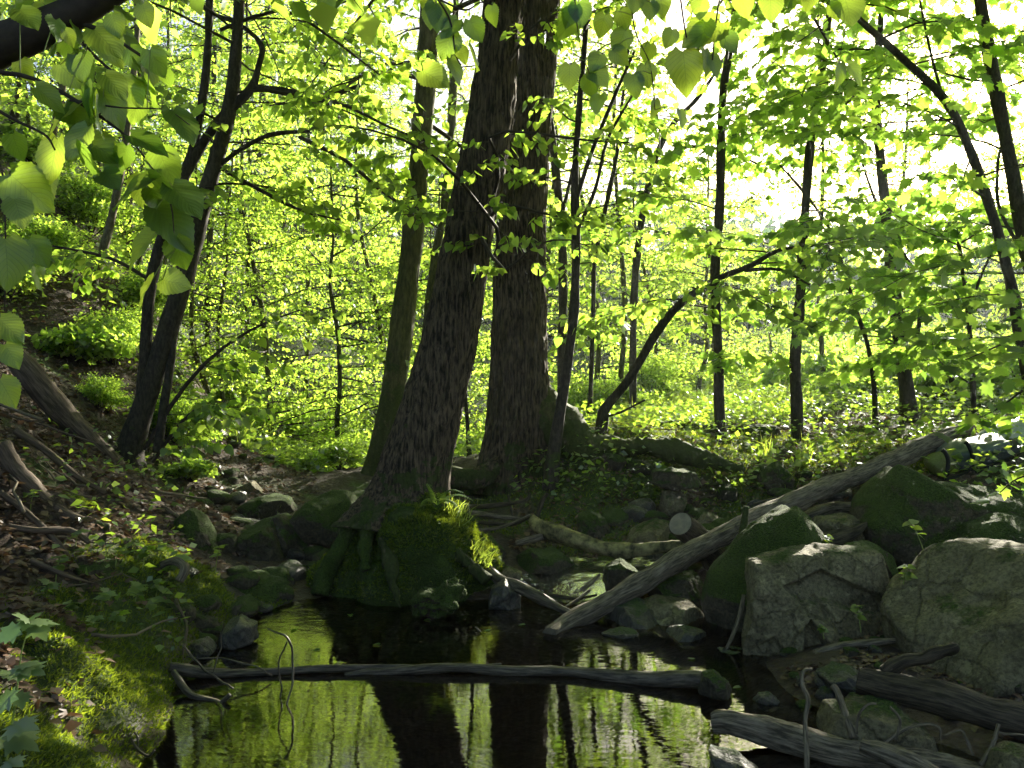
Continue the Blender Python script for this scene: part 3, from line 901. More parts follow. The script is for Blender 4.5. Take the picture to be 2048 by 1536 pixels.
sapling('dark_stem_tree', 'dark trunk at upper right in front of the sun glare',
    [(2210, 950, 36), (2150, 800, 34), (2100, 660, 32), (2055, 500, 30), (2025, 350, 28), (2000, 220, 26), (1975, 90, 24), (1955, -40, 20), (1930, -250, 14)], 6.8, 106, nb=23, lsize=.11, zr=(1.4, 5.0),
    extra=[[(2055, 520, 8), (2000, 420, 7), (1995, 340, 6), (2000, 300, 5)]])
sapling(TL, 'thin forked sapling near the right edge above the dark backpack',
    [(1948, 860, 10), (1945, 740, 9), (1935, 620, 8), (1922, 520, 7), (1912, 440, 5)], 7.4, 107, nb=9, Lr=(.4, 1.0), lsize=.11, zr=(1.15, 2.6), k_ind=120,
    extra=[[(1938, 640, 6), (1955, 570, 5), (1985, 500, 4), (2010, 440, 3)]])
sapling(TL, 'dark slim sapling bending up in front of the straight thick trunk base',
    [(1104, 938, 28), (1116, 850, 22), (1135, 730, 20), (1148, 620, 18), (1152, 500, 17), (1150, 360, 15), (1160, 200, 12), (1172, 50, 10), (1180, -150, 6)], 6.6, 108, kind='heart', nb=9, lsize=.07, Lr=(.5, 1.1), zr=(2.4, 4.6),
    extra=[[(1152, 400, 9), (1185, 300, 8), (1230, 190, 7), (1270, 100, 5)], [(1150, 470, 8), (1190, 380, 7), (1215, 280, 6), (1265, 190, 4)]], k_ind=60)
sapling(TL, 'curving sapling forking high between the straight trunk and the sunny grass',
    [(1266, 815, 16), (1266, 700, 14), (1270, 560, 14), (1285, 430, 13), (1310, 320, 12), (1345, 250, 10), (1400, 190, 8), (1460, 100, 5)], 11.0, 109, kind='heart', nb=12, lsize=.085, Lr=(.8, 1.8), zr=(1.8, 5.0), k_ind=60,
    extra=[[(1308, 330, 8), (1370, 295, 7), (1450, 300, 5), (1520, 330, 4)]])
sapling(TL, 'thin straight sapling close behind the right edge of the straight trunk',
    [(1125, 840, 20), (1125, 690, 19), (1126, 560, 18), (1122, 440, 17), (1110, 330, 15), (1098, 220, 12), (1080, 60, 9)], 10.0, 110, kind='heart', nb=9, lsize=.08, Lr=(.7, 1.5), zr=(1.9, 5.0), k_ind=30,
    extra=[[(1122, 440, 8), (1145, 340, 7), (1160, 260, 5)]])
sapling('leaning_sapling', 'bent dark sapling leaning to the right across the sunny grass from a stump',
    [(1198, 905, 24), (1205, 840, 24), (1212, 815, 20), (1260, 755, 18), (1320, 655, 17), (1370, 600, 15), (1430, 560, 13), (1500, 532, 10), (1560, 500, 7), (1640, 490, 4)], 7.1, 111, kind='heart', nb=9, lsize=.075, Lr=(.5, 1.2), zr=(1.7, 2.4), k_ind=110,
    extra=[[(1490, 540, 8), (1560, 540, 6), (1620, 570, 4)], [(1200, 835, 7), (1240, 825, 5), (1290, 800, 4)]])
sapling(TL, 'thin sapling with crossing shoots right of the slim bending sapling',
    [(1180, 830, 9), (1186, 640, 9), (1190, 520, 8), (1215, 400, 8), (1235, 300, 7), (1245, 200, 6), (1262, 60, 4)], 9.0, 112, kind='heart', nb=8, lsize=.075, Lr=(.5, 1.3), zr=(1.5, 4.5), k_ind=40)
# left bank: the many-stemmed tree growing from the slope
L = empty('many_stemmed_tree', at(255, 935, 6.5), 'many stemmed grey tree rooted on the left bank leaning right', 'tree')
for poly in ([(248, 945, 120), (258, 900, 66), (285, 820, 52), (330, 680, 46), (372, 540, 44), (400, 430, 42), (432, 320, 38), (458, 220, 33), (472, 110, 28), (482, -60, 24), (495, -300, 16)],
             [(272, 880, 34), (284, 800, 29), (292, 680, 27), (300, 580, 26), (318, 500, 25), (352, 390, 24), (392, 310, 24), (440, 240, 23), (500, 180, 20), (518, 130, 14), (522, 90, 12), (480, 50, 10), (410, 18, 8), (380, -30, 6)],
             [(345, 400, 20), (385, 300, 20), (405, 200, 19), (415, 100, 18), (422, -60, 15), (430, -250, 10)],
             [(315, 905, 22), (330, 800, 20), (345, 700, 17), (352, 600, 15), (360, 520, 12)],
             [(500, 178, 16), (550, 178, 14), (600, 188, 12), (650, 195, 10), (720, 170, 6)],
             [(440, 330, 11), (480, 300, 10), (540, 270, 8), (620, 262, 5)]):
    pts, rad = stem_pts(poly, 6.5, 70)
    stem_part('stem', pts, rad * .84 * (1 + .08 * noise(pts, 6, 3)), M['bark_thin'], L, 18, .003, 9)
ms = stem_pts([(258, 900, 66), (330, 680, 46), (400, 430, 42), (458, 220, 33), (482, -60, 24), (495, -300, 16)], 6.5, 60)[0]
crown_on(L, ms, 'heart', 20, (2.5, 5.2), (.9, 2.0), 131, .075, .05, .45, .01, k_ind=140)
for poly, s in (([(290, 900, 9), (330, 830, 9), (380, 760, 8), (440, 700, 7), (520, 650, 5), (600, 620, 3)], 1), ([(305, 925, 7), (350, 860, 7), (390, 820, 6), (430, 800, 4)], 2),
                ([(515, 175, 14), (640, 200, 9), (700, 215, 7, 6.2), (780, 255, 5, 6), (900, 300, 3, 6)], 3), ([(440, 60, 8), (560, 20, 7), (640, 60, 6), (720, 120, 4), (760, 150, 3)], 4),
                ([(600, 275, 9), (690, 320, 8, 6.2), (760, 380, 7, 6.1), (820, 420, 6, 6), (885, 462, 3, 5.8)], 5), ([(430, 330, 9), (520, 380, 8), (600, 420, 6), (680, 440, 3)], 6), ([(300, 560, 8), (230, 520, 7), (150, 500, 5), (90, 490, 3)], 7)):
    spray(L, poly, 6.5, 140 + s, .075, 'heart', .008, .55, .05, 11, 70)
# root and fallen pieces of that tree
root_part(L, [(20, 700, 44, 5.6), (70, 760, 46, 5.6), (130, 830, 44, 5.7), (190, 890, 38, 5.8), (235, 935, 32, 5.9), (290, 985, 22, 6.0), (350, 1015, 14, 6.0), (440, 1035, 9, 5.9)], 5.8, M['root'], 16, 60, .008, 77)
root_part(L, [(0, 890, 40, 4.2), (30, 940, 36, 4.2), (80, 990, 30, 4.2), (130, 1030, 22, 4.25), (200, 1060, 22, 4.3), (280, 1105, 18, 4.3)], 4.2, M['root'], 12, 50, .006, 78)
root_part(L, [(110, 1015, 18, 4.2), (160, 1040, 14, 4.22), (220, 1055, 10, 4.25)], 4.2, M['root'], 10, 30, .003, 79)
root_part(L, [(-20, 1050, 16, 3.9), (60, 1060, 13, 3.9), (140, 1062, 10, 4.0), (180, 1085, 7, 4.0)], 4, M['root'], 10, 30, .003, 80)
for q, poly in enumerate([[(0, 985, 14, 4.0), (60, 1030, 12, 4.0), (110, 1080, 10, 3.95), (150, 1130, 7, 3.9)], [(30, 860, 16, 4.7), (90, 900, 14, 4.75), (150, 950, 10, 4.8), (210, 985, 6, 4.9)], [(180, 1050, 12, 4.4), (240, 1085, 11, 4.4), (300, 1120, 9, 4.35), (335, 1150, 6, 4.3)], [(60, 1120, 9, 3.6), (130, 1150, 8, 3.65), (200, 1170, 5, 3.8)], [(230, 960, 12, 5.6), (300, 1000, 11, 5.5), (380, 1050, 8, 5.3), (420, 1090, 5, 5.2)], [(350, 1200, 7, 4.1), (372, 1250, 6, 3.95), (365, 1310, 5, 3.8), (352, 1360, 4, 3.7)]]):
    root_part(L, poly, 4, M['root'], 9, 34, .003, 300 + q)
# thin trees on the left hillside
def hill(label, poly, d, seed, mat='bark_pale', nb=6, lsize=.085):
    sapling('hillside_tree', label, poly, d, seed, 'far', nb, None, (.8, 1.6), lsize, .05, 0, mat, r0=.008, ntw=10)
hill('pale thin trunk leaning right on the left hillside under the big hanging leaves', [(185, 575, 17), (215, 470, 16), (240, 350, 15), (262, 200, 13), (280, 0, 10)], 8.6, 201)
hill('thin grey trunk on the left hillside beside left edge', [(60, 560, 17), (85, 400, 15), (110, 250, 13), (140, 100, 11), (160, -60, 8)], 9.0, 202)
hill('dark leaning stem high on the left hillside near the thick overhanging limb', [(10, 330, 18), (40, 170, 16), (62, 20, 14), (75, -80, 10)], 9.6, 203, 'bark_thin')
hill('dark straight trunk deep in the left wood below the slope', [(418, 790, 12), (415, 640, 12), (420, 480, 11), (425, 300, 10), (430, 60, 8)], 13.0, 204, 'bark_thin')
hill('dark trunk deep in the wood left of the green trunk', [(515, 600, 18), (512, 450, 17), (520, 300, 16), (530, 100, 13), (540, -80, 10)], 17.0, 205, 'bark_thin', 8)
hill('short broken trunk high in the left wood behind the many stemmed tree', [(255, 300, 20), (265, 200, 20), (275, 90, 18), (280, -40, 14)], 14.0, 206, 'bark_thin')
hill('thin twin stems growing between the leaning trunk and the straight trunk', [(940, 930, 9), (935, 850, 8), (930, 740, 8), (945, 600, 7), (930, 400, 5)], 9.5, 207, 'bark_thin', 4)
# ------------------------------------------------------------------ woodland trees and bushes behind (copies of a few built ones)
def copy_tree(o, parent=None):
    c_ = o.copy(); COL.objects.link(c_); c_.parent = parent
    for ch in list(o.children): copy_tree(ch, c_)
    return c_
def wood_tree(seed, hgt, nb, Lr, lsize, spacing=.040, z0=.5):
    rng = random.Random(seed)
    root = empty('woodland_tree', (0, 0, 0), 'x', 'tree')
    P = [np.array([0, 0, -.3])]
    for k in range(8):
        P.append(P[-1] + np.array([rng.gauss(0, .06), rng.gauss(0, .06), (hgt + .3) / 8]))
    P = catmull(np.array(P), 40)
    stem_part('trunk', P, np.linspace(.045, .010, 40), M['bark_green'], root, 9, .003, seed)
    crown_on(root, P, 'far', nb, (z0, hgt), Lr, seed, lsize, spacing, .35, .012, ntw=11, tilt=.6)
    return root
def bush(seed, n, lsize, flat=1.0):
    rng = np.random.default_rng(seed)
    root = empty('bush', (0, 0, 0), 'x', 'bush')
    tubes, pos, tip, nor, sz = [], [], [], [], []
    for k in range(26):
        az = rng.uniform(0, 2 * np.pi); up = rng.uniform(.25, 1.4)
        Ln = rng.uniform(.55, 1.05)
        e = np.array([math.cos(az) * math.cos(up), math.sin(az) * math.cos(up), math.sin(up) * flat]) * Ln
        m = e * .55 + np.array([0, 0, .12])
        tubes.append((np.array([[0, 0, -.1], m, e]), np.array([.012, .008, .002])))
        c_ = catmull(np.array([[0, 0, -.1], m, e]), 30)
        q = n // 26
        ctr = c_[rng.integers(9, 30, q)] + rng.normal(0, .10, (q, 3)) * np.array([1, 1, .6])
        pos.append(ctr)
    pos = np.vstack(pos)
    pos[:, 2] = np.abs(pos[:, 2])
    q = len(pos)
    tip = nrm(pos * np.array([1, 1, .2])) + rng.normal(0, .6, (q, 3)) + np.array([0, 0, -.45])
    nor = rng.normal(0, .55, (q, 3)) + np.array([0, 0, 1.0])
    tubes_part('stem', tubes, M['twig'], root, 5)
    V, Fs = leaves_mesh(T_HEART if lsize > .1 else T_SIMPLE, pos, tip, nor, lsize * rng.uniform(.6, 1.25, q))
    part('crown', V, [Fs], M['leaf_far'], root, kind='stuff')
    return root
WT = [wood_tree(301, 6.0, 44, (1.0, 2.2), .062), wood_tree(302, 7.5, 48, (1.0, 2.4), .066), wood_tree(303, 5.0, 38, (.9, 1.9), .06), wood_tree(304, 6.6, 30, (1.0, 2.2), .075, .05, 2.5)]
BU = [bush(311, 8000, .058), bush(312, 8000, .062, .8), bush(313, 1500, .12, .75)]
used, PLACED = {}, []
def place(proto, x, y, s, rz, label, group, dz=0.0):
    o = proto if proto.name not in used else copy_tree(proto)
    used[proto.name] = 1
    o.location = (x, y, float(H(x, y)[0]) + dz)
    o.rotation_euler = (0, 0, rz)
    o.scale = (s, s, s)
    tag(o, label, o['category'], group)
    PLACED.append((group, label, 1024 + x / y * F, y, o))
    return o
rng = random.Random(99)
GL = 'bright leafy tree in the dense sunlit wood behind the thick trunks'
for (px, y, s, k) in [(430, 11.5, .9, 2), (560, 12.0, 1.05, 0), (680, 11.2, .95, 2), (790, 12.5, 1.05, 0), (500, 13.5, 1.0, 1), (900, 13.2, .9, 2), (330, 14, 1.0, 1), (620, 14.5, 1.0, 1),
                      (470, 12.3, .8, 2), (850, 11.6, .7, 2), (560, 17.5, .9, 0), (450, 17.5, .9, 0), (420, 22, 1.2, 1), (520, 23, 1.2, 0), (620, 22.5, 1.2, 1), (720, 24, 1.2, 0), (820, 25, 1.2, 1), (910, 27, 1.3, 0), (990, 29, 1.3, 1), (300, 20, 1.0, 0), (470, 28, 1.4, 0), (580, 29, 1.4, 1), (680, 30, 1.4, 0), (780, 31, 1.4, 1), (880, 33, 1.4, 0), (1060, 34, 1.3, 1), (1120, 36, 1.2, 0)]:
    place(WT[k], (px - 1024) / F * y, y, s, rng.uniform(0, 6.28), GL, 'sunlit wood behind the thick trunks')
GH = 'leafy young tree on the steep left hillside'
for (px, y, s, k) in [(-80, 8.5, .7, 2), (60, 10.5, .75, 0), (200, 11.0, .7, 2), (120, 13, .9, 1), (270, 13, .9, 0), (0, 15, .9, 1), (-150, 11, .9, 0), (180, 17, 1.0, 0), (60, 18, 1.0, 1)]:
    place(WT[k], (px - 1024) / F * y, y, s, rng.uniform(0, 6.28), GH, 'young trees on the left hillside')
GR = 'leafy tree beyond the sunny clearing on the right'
for (px, y, s, k) in [(1190, 13.6, 1.05, 0), (1320, 14.5, .85, 0), (1250, 36, 1.2, 2), (1400, 37, 1.1, 1), (2080, 13, .8, 2), (1990, 17, .8, 0), (2150, 11, .9, 0), (1105, 12.5, 1.0, 0), (1400, 12.5, .75, 2), (1440, 15, .7, 0), (1530, 17, .7, 2), (1650, 12.2, .9, 3), (1780, 14.5, .95, 3), (1240, 12.2, 1.0, 3), (1200, 26, .9, 0), (1290, 27, .9, 2), (1380, 26, .9, 1), (1470, 28, .9, 0), (1560, 27, .9, 2), (1650, 28, .85, 0), (1740, 27, .8, 2), (1830, 29, .8, 0), (1920, 28, .8, 2), (2010, 27, .8, 0)]:
    place(WT[k], (px - 1024) / F * y, y, s, rng.uniform(0, 6.28), GR, 'trees beyond the clearing')
GB = 'round bright bush along the edge of the sunny clearing'
for (px, y, s, k) in [(1290, 13, .9, 0), (1340, 15, 1.1, 1), (1420, 17, 1.0, 0), (1560, 13.5, .9, 2), (1640, 12.5, 1.0, 2), (1700, 14, 1.2, 1), (1780, 12, .9, 2), (1860, 13, 1.1, 0), (1700, 10.8, .6, 2),
                      (1930, 11.5, .9, 2), (1990, 10, .7, 2), (2060, 9.3, .8, 2), (1240, 11.5, .7, 1), (1880, 10.2, .6, 2), (1170, 11.5, .8, 0), (1130, 13, 1.0, 1), (1330, 20, 1.4, 0), (1410, 21, 1.4, 1), (1540, 22, 1.6, 0), (1680, 21, 1.7, 1), (1820, 20, 1.7, 0), (1910, 19, 1.6, 1), (1480, 19, 1.3, 0), (1610, 18, 1.2, 1), (1760, 17, 1.3, 0), (1950, 15, 1.3, 1)]:
    place(BU[k], (px - 1024) / F * y, y, s, rng.uniform(0, 6.28), GB, 'bushes along the clearing')
GL2 = 'low green bush on the shaded slope left of the green trunk'
for (px, y, s, k) in [(560, 10.5, .7, 0), (630, 9.8, .6, 1), (690, 10.5, .8, 0), (520, 12.5, 1.0, 1), (600, 13, 1.1, 0), (720, 12.5, 1.1, 1), (880, 11, .8, 0), (950, 11.5, .8, 1), (460, 13.5, .9, 0), (400, 12.5, .8, 1), (660, 11.3, .8, 2), (800, 12, .9, 0), (610, 9.1, .35, 1), (680, 8.9, .35, 0), (560, 9.3, .35, 2)]:
    place(BU[k], (px - 1024) / F * y, y, s, rng.uniform(0, 6.28), GL2, 'bushes on the slope behind')
GL3 = 'yellow green bush on the left bank beside the many stemmed tree'
for (px, py, y, s, k) in [(330, 0, 7.3, .42, 0), (370, 0, 7.6, .40, 1), (230, 0, 8.0, .55, 0), (150, 0, 7.6, .5, 2), (90, 0, 8.2, .6, 0), (20, 0, 7.8, .55, 1), (290, 0, 9.5, .6, 1), (180, 0, 9.6, .7, 0), (60, 0, 9.5, .6, 2), (375, 0, 6.9, .26, 2), (200, 0, 6.9, .3, 0)]:
    place(BU[k], (px - 1024) / F * y, y, s, rng.uniform(0, 6.28), GL3, 'bushes on the left bank')

# each of these gets a label of its own from what it stands beside and how near it is
MARKS = [(0, 'left edge'), (280, 'the many stemmed tree'), (790, 'the green algae trunk'), (1040, 'the straight thick trunk'), (1440, 'the farthest left sapling'), (1595, 'the middle sapling'), (1810, 'the stout sapling'), (2048, 'right edge')]
KIND = {'sunlit wood behind the thick trunks': 'bright leafy tree in the back wood', 'young trees on the left hillside': 'leafy young tree on the hillside', 'trees beyond the clearing': 'leafy tree past the clearing',
        'bushes along the clearing': 'round bright bush', 'bushes on the slope behind': 'low green bush on the slope', 'bushes on the left bank': 'yellow green bush on the left bank'}
bins = {}
for gname, lab, px, y, o in PLACED:
    m = min(MARKS, key=lambda a: abs(a[0] - px))
    side = 'just left of ' if px < m[0] - 6 else ('just right of ' if px > m[0] + 6 else 'behind ')
    if m[1].endswith('edge'): side = 'beside the '
    bins.setdefault((gname, side + m[1]), []).append((y, o))
for (gname, where), lst in bins.items():
    lst.sort(key=lambda a: a[0])
    for q, (y, o) in enumerate(lst):
        rank = '' if len(lst) == 1 else (['nearest ', 'second nearest ', 'third nearest ', 'fourth nearest ', 'fifth nearest ', 'sixth nearest ', 'seventh nearest ', 'eighth nearest ', 'ninth nearest ', 'tenth nearest '][min(q, 9)] if q < len(lst) - 1 else 'farthest ')
        o['label'] = rank + KIND[gname] + ' ' + where

# ------------------------------------------------------------------ the far wood, one blue-green mass beyond the clearing
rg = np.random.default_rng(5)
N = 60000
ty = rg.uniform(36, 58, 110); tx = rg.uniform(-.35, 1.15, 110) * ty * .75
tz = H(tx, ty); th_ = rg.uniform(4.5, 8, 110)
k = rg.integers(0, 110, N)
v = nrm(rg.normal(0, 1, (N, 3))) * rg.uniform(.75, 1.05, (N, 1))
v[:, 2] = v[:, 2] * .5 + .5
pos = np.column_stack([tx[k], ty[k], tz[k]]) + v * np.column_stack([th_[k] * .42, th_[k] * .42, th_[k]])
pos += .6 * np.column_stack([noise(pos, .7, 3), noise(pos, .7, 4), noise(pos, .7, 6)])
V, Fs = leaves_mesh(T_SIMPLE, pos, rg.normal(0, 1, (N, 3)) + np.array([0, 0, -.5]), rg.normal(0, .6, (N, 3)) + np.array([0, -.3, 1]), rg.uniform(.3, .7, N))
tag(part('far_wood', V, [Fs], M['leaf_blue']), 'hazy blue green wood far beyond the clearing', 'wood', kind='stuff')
# ------------------------------------------------------------------ boulders and stones
def boulder(label, outline, d, thick, mat, seed, e=.55, tilt=0.0, cuts=(), rough=.02, name='boulder', group=None, nth=84, nph=40, lean=0.0, cat='boulder', relief=(), facets=5):
    """a solid stone whose outline is given in pixels at distance d, 'thick' metres deep"""
    O = np.array([[(x - 1024) / F * d, CAMZ - (y - 768) / F * d] for x, y in outline])
    c = (O.min(0) + O.max(0)) / 2
    P = O - c
    ring = np.vstack([P, P[:1]])
    th = np.linspace(-math.pi, math.pi, nth, endpoint=False)
    dirs = np.column_stack([np.cos(th), np.sin(th)])
    Rr = np.zeros(nth)
    for k, u in enumerate(dirs):
        best = 0
        for a, b_ in zip(ring[:-1], ring[1:]):
            ed = b_ - a
            den = u[0] * ed[1] - u[1] * ed[0]
            if abs(den) < 1e-9: continue
            t = (a[0] * ed[1] - a[1] * ed[0]) / den
            s = (a[0] * u[1] - a[1] * u[0]) / den
            if t > 0 and -1e-6 <= s <= 1 + 1e-6: best = max(best, t)
        Rr[k] = best
    Rr = (Rr + .25 * (np.roll(Rr, 1) + np.roll(Rr, -1))) / 1.5
    q = 2 / e
    n1_, n2_ = int(nph * .5), int(nph * .3)
    fr = np.linspace(0.004, .96, n1_); zr_ = (1 - .96 ** q) ** (1 / q)
    zs = np.linspace(-zr_, zr_, n2_ + 2)[1:-1]
    n3_ = nph - n1_ - n2_
    bk_ = np.linspace(.96, .01, n3_)
    cr = np.concatenate([fr, (1 - np.abs(zs) ** q) ** (1 / q), bk_])
    dz = np.concatenate([-(1 - fr ** q) ** (1 / q), zs, (1 - bk_ ** q) ** (1 / q)]) * thick / 2
    rng_ = np.random.default_rng(seed)
    V = np.zeros((nph, nth, 3))
    V[..., 0] = cr[:, None] * (Rr * dirs[:, 0])[None]
    V[..., 2] = cr[:, None] * (Rr * dirs[:, 1])[None]
    V[..., 1] = dz[:, None] + tilt * V[..., 2] + lean * V[..., 0]
    V = V.reshape(-1, 3)
    sc = max(np.ptp(O[:, 0]), np.ptp(O[:, 1]))
    for q in range(facets):
        nn_ = nrm(np.array([rng_.normal(0, .7), -abs(rng_.normal(.9, .4)), rng_.normal(.2, .5)]))
        off = np.quantile(V @ nn_, .94 - .10 * rng_.random())
        V = V - np.maximum(V @ nn_ - off, 0)[:, None] * nn_
    for nn_, qt in cuts:
        nn_ = nrm(np.array(nn_, float))
        off = np.quantile(V @ nn_, qt)
        V = V - np.maximum(V @ nn_ - off, 0)[:, None] * nn_ * .92
    W_ = V + np.array([c[0], d, c[1]])
    dn = nrm(V)
    amp = rough * min(1, sc / .5)
    f1 = fbm(W_, 5 / max(sc, .15) * .6, 4, seed)
    ridg = 1 - np.abs(noise(W_ * np.array([1, 1, 1]), 4 / max(sc, .2), seed + 3)) * 2
    W_ = W_ + dn * (amp * f1 + amp * .5 * ridg + .004 * fbm(W_, 40, 2, seed + 7))[:, None]
    for poly, dep in relief:
        Pp = np.array(poly, float)
        px = 1024 + W_[:, 0] / d * F; py = 768 - (W_[:, 2] - CAMZ) / d * F
        ins = np.zeros(len(px), bool); dist = np.full(len(px), 1e9)
        for a, b_ in zip(Pp, np.roll(Pp, -1, 0)):
            cond = ((a[1] > py) != (b_[1] > py)) & (px < (b_[0] - a[0]) * (py - a[1]) / (b_[1] - a[1] + 1e-9) + a[0])
            ins ^= cond
            ed = b_ - a
            t = np.clip(((px - a[0]) * ed[0] + (py - a[1]) * ed[1]) / (ed @ ed), 0, 1)
            dist = np.minimum(dist, np.hypot(px - a[0] - t * ed[0], py - a[1] - t * ed[1]))
        W_[:, 1] += np.where(W_[:, 1] < d + .3 * thick, 1, 0) * dep * sstep(-4, 7, np.where(ins, dist, -dist))
    i = np.arange(nph - 1)[:, None] * nth
    j = np.arange(nth)[None]; kk = (j + 1) % nth
    Q = np.stack([i + j, i + kk, i + nth + kk, i + nth + j], -1).reshape(-1, 4)
    o = part(name, W_, [Q], mat, loc=(c[0], d, W_[:, 2].min()))
    return tag(o, label, cat, group)
RP, RM, RD, RW = M['rock_pale'], M['rock_moss'], M['rock_dark'], M['rock_wet']
boulder('pale broken slab with a fan shaped fracture facing the pool', [(1510, 1128), (1570, 1116), (1640, 1106), (1656, 1108), (1660, 1104), (1710, 1110), (1770, 1111), (1778, 1150), (1781, 1235), (1768, 1256), (1700, 1268), (1650, 1284), (1610, 1312), (1560, 1328), (1488, 1340), (1478, 1310), (1496, 1230), (1502, 1170)],
        3.98, .26, RP, 11, .34, .55, [((.45, -.85, .15), .84), ((-.35, -.9, .05), .84)], .018, nth=220, nph=170, facets=0,
        relief=[([(1560, 1168), (1640, 1138), (1700, 1165), (1775, 1200), (1776, 1232), (1720, 1222), (1640, 1196), (1590, 1200)], .045), ([(1592, 1238), (1603, 1226), (1640, 1282), (1622, 1312), (1586, 1320)], .07), ([(1612, 1188), (1624, 1186), (1668, 1248), (1656, 1254)], .03), ([(1652, 1100), (1660, 1100), (1660, 1142), (1652, 1140)], .035), ([(1702, 1104), (1707, 1104), (1706, 1156), (1700, 1150)], .025), ([(1690, 1205), (1700, 1200), (1745, 1232), (1738, 1240)], .02), ([(1500, 1150), (1516, 1150), (1530, 1180), (1520, 1200), (1500, 1190)], -.02), ([(1488, 1290), (1540, 1262), (1560, 1300), (1500, 1335)], .03)])
boulder('tall peaked boulder with bright moss on its left shoulder', [(1600, 1016), (1626, 1050), (1652, 1100), (1650, 1200), (1560, 1300), (1500, 1310), (1425, 1300), (1414, 1210), (1432, 1150), (1470, 1100), (1530, 1050)],
        4.45, .6, RM, 12, .6, .35, [((-.6, -.5, .6), .8)], .03, nth=110, nph=60)
boulder('long saddle topped mossy boulder below the dark backpack', [(1715, 1090), (1735, 1010), (1765, 984), (1812, 932), (1842, 958), (1872, 972), (2000, 986), (2120, 990), (2120, 1110), (1950, 1120), (1850, 1130), (1790, 1140), (1730, 1120)],
        5.0, .7, RM, 13, .6, .2, (), .05, nth=120, nph=60, facets=0)
boulder('dark rounded boulder at right edge under the saddle topped one', [(1890, 1100), (1925, 1046), (1990, 1030), (2090, 1032), (2110, 1190), (1900, 1200), (1866, 1150)], 4.6, .5, RM, 14, .6, .2)
boulder('largest grey boulder at right edge with one bright moss patch', [(1812, 1195), (1870, 1152), (1940, 1120), (2000, 1110), (2090, 1112), (2180, 1140), (2200, 1400), (2000, 1410), (1880, 1380), (1812, 1316), (1796, 1245)],
        3.55, .8, M['rock_pale'], 15, .62, .35, [((-.5, -.3, .8), .82), ((.1, -.8, -.5), .85)], .04, nth=120, nph=70)
boulder('rounded dark stone peeping out behind the pale slab', [(1680, 1110), (1712, 1090), (1750, 1090), (1785, 1112), (1795, 1150), (1690, 1150)], 4.4, .3, RM, 16)
boulder('grey flat stone behind the peaked boulder', [(1620, 1060), (1640, 1036), (1690, 1030), (1728, 1040), (1726, 1085), (1640, 1090)], 5.0, .35, RP, 17)
boulder('flat pale topped stone lying at the water edge under the diagonal log', [(1284, 1212), (1322, 1202), (1380, 1209), (1410, 1232), (1404, 1258), (1318, 1252)], 4.55, .3, RP, 18, .5, .6, name='stone', cat='stone')
boulder('dark overhanging stone just left of the flat pale one', [(1206, 1240), (1225, 1215), (1280, 1205), (1335, 1240), (1330, 1268), (1240, 1275), (1204, 1262)], 4.5, .3, RW, 19, .5, .6, name='stone', cat='stone')
boulder('wet half drowned stone in front of the overhanging one', [(1204, 1268), (1240, 1258), (1275, 1264), (1280, 1282), (1210, 1284)], 4.25, .16, RW, 20, .6, name='stone', cat='stone')
boulder('wet oval stone in the water beneath the flat pale one', [(1324, 1262), (1360, 1254), (1412, 1264), (1414, 1284), (1330, 1286)], 4.22, .18, RW, 21, .6, name='stone', cat='stone')
boulder('dark square block behind the diagonal log beside the peaked boulder', [(1290, 1162), (1340, 1150), (1432, 1150), (1436, 1240), (1300, 1235)], 4.85, .3, RD, 22, .4, name='stone', cat='stone')
boulder('pointed grey stone in the riffle left of the diagonal log', [(1208, 1165), (1214, 1135), (1250, 1118), (1286, 1150), (1276, 1180), (1215, 1182)], 5.0, .25, RD, 23, name='stone', cat='stone')
boulder('broad grey stone behind the yellow lichen branch', [(1235, 1105), (1270, 1060), (1315, 1040), (1350, 1048), (1360, 1110)], 5.8, .4, RP, 24, name='stone', cat='stone')
boulder('mossy upright stone above the middle of the lichen branch', [(1152, 1080), (1160, 1032), (1180, 1020), (1205, 1036), (1228, 1080)], 6.0, .3, RM, 25, name='stone', cat='stone')
boulder('dark triangular stone right of the mossy mound', [(950, 1118), (960, 1085), (972, 1066), (1012, 1104), (1000, 1125)], 5.5, .2, RD, 26, name='stone', cat='stone')
boulder('low mossy stone in the riffle behind the mound', [(1028, 1118), (1060, 1100), (1110, 1102), (1150, 1128), (1100, 1145), (1030, 1140)], 5.4, .3, RM, 27, name='stone', cat='stone')
boulder('squarish grey stone stuck in the right bank above the sawn log', [(1320, 1020), (1326, 982), (1355, 976), (1376, 990), (1360, 1030), (1330, 1034)], 6.3, .25, RP, 28, name='stone', cat='stone')
boulder('small dark stone at the foot of the curved wet log', [(970, 1215), (985, 1175), (1010, 1160), (1040, 1190), (1040, 1218)], 4.8, .2, RW, 29, name='stone', cat='stone')
boulder('small pale stone above the curved wet log', [(1000, 1145), (1015, 1135), (1045, 1145), (1040, 1162), (1005, 1160)], 5.1, .15, RP, 30, name='stone', cat='stone')
boulder('pale stone beside the sawn log end', [(1395, 1045), (1410, 1025), (1435, 1025), (1440, 1050), (1410, 1060)], 5.9, .15, RP, 31, name='stone', cat='stone')
boulder('tall dark pointed boulder left of the mossy mound', [(468, 1130), (470, 1080), (500, 1042), (530, 1036), (560, 1075), (570, 1120), (550, 1145), (490, 1142)], 5.6, .4, RD, 32, nth=100, nph=50)
boulder('dark slanting boulder leaning on the pointed one', [(530, 1040), (565, 1028), (590, 1050), (620, 1080), (610, 1105), (570, 1115), (550, 1080)], 5.75, .35, RD, 33)
boulder('mossy round boulder touching the left side of the mound', [(590, 1035), (620, 1000), (660, 985), (700, 990), (720, 1040), (690, 1090), (620, 1085)], 5.9, .5, RM, 34)
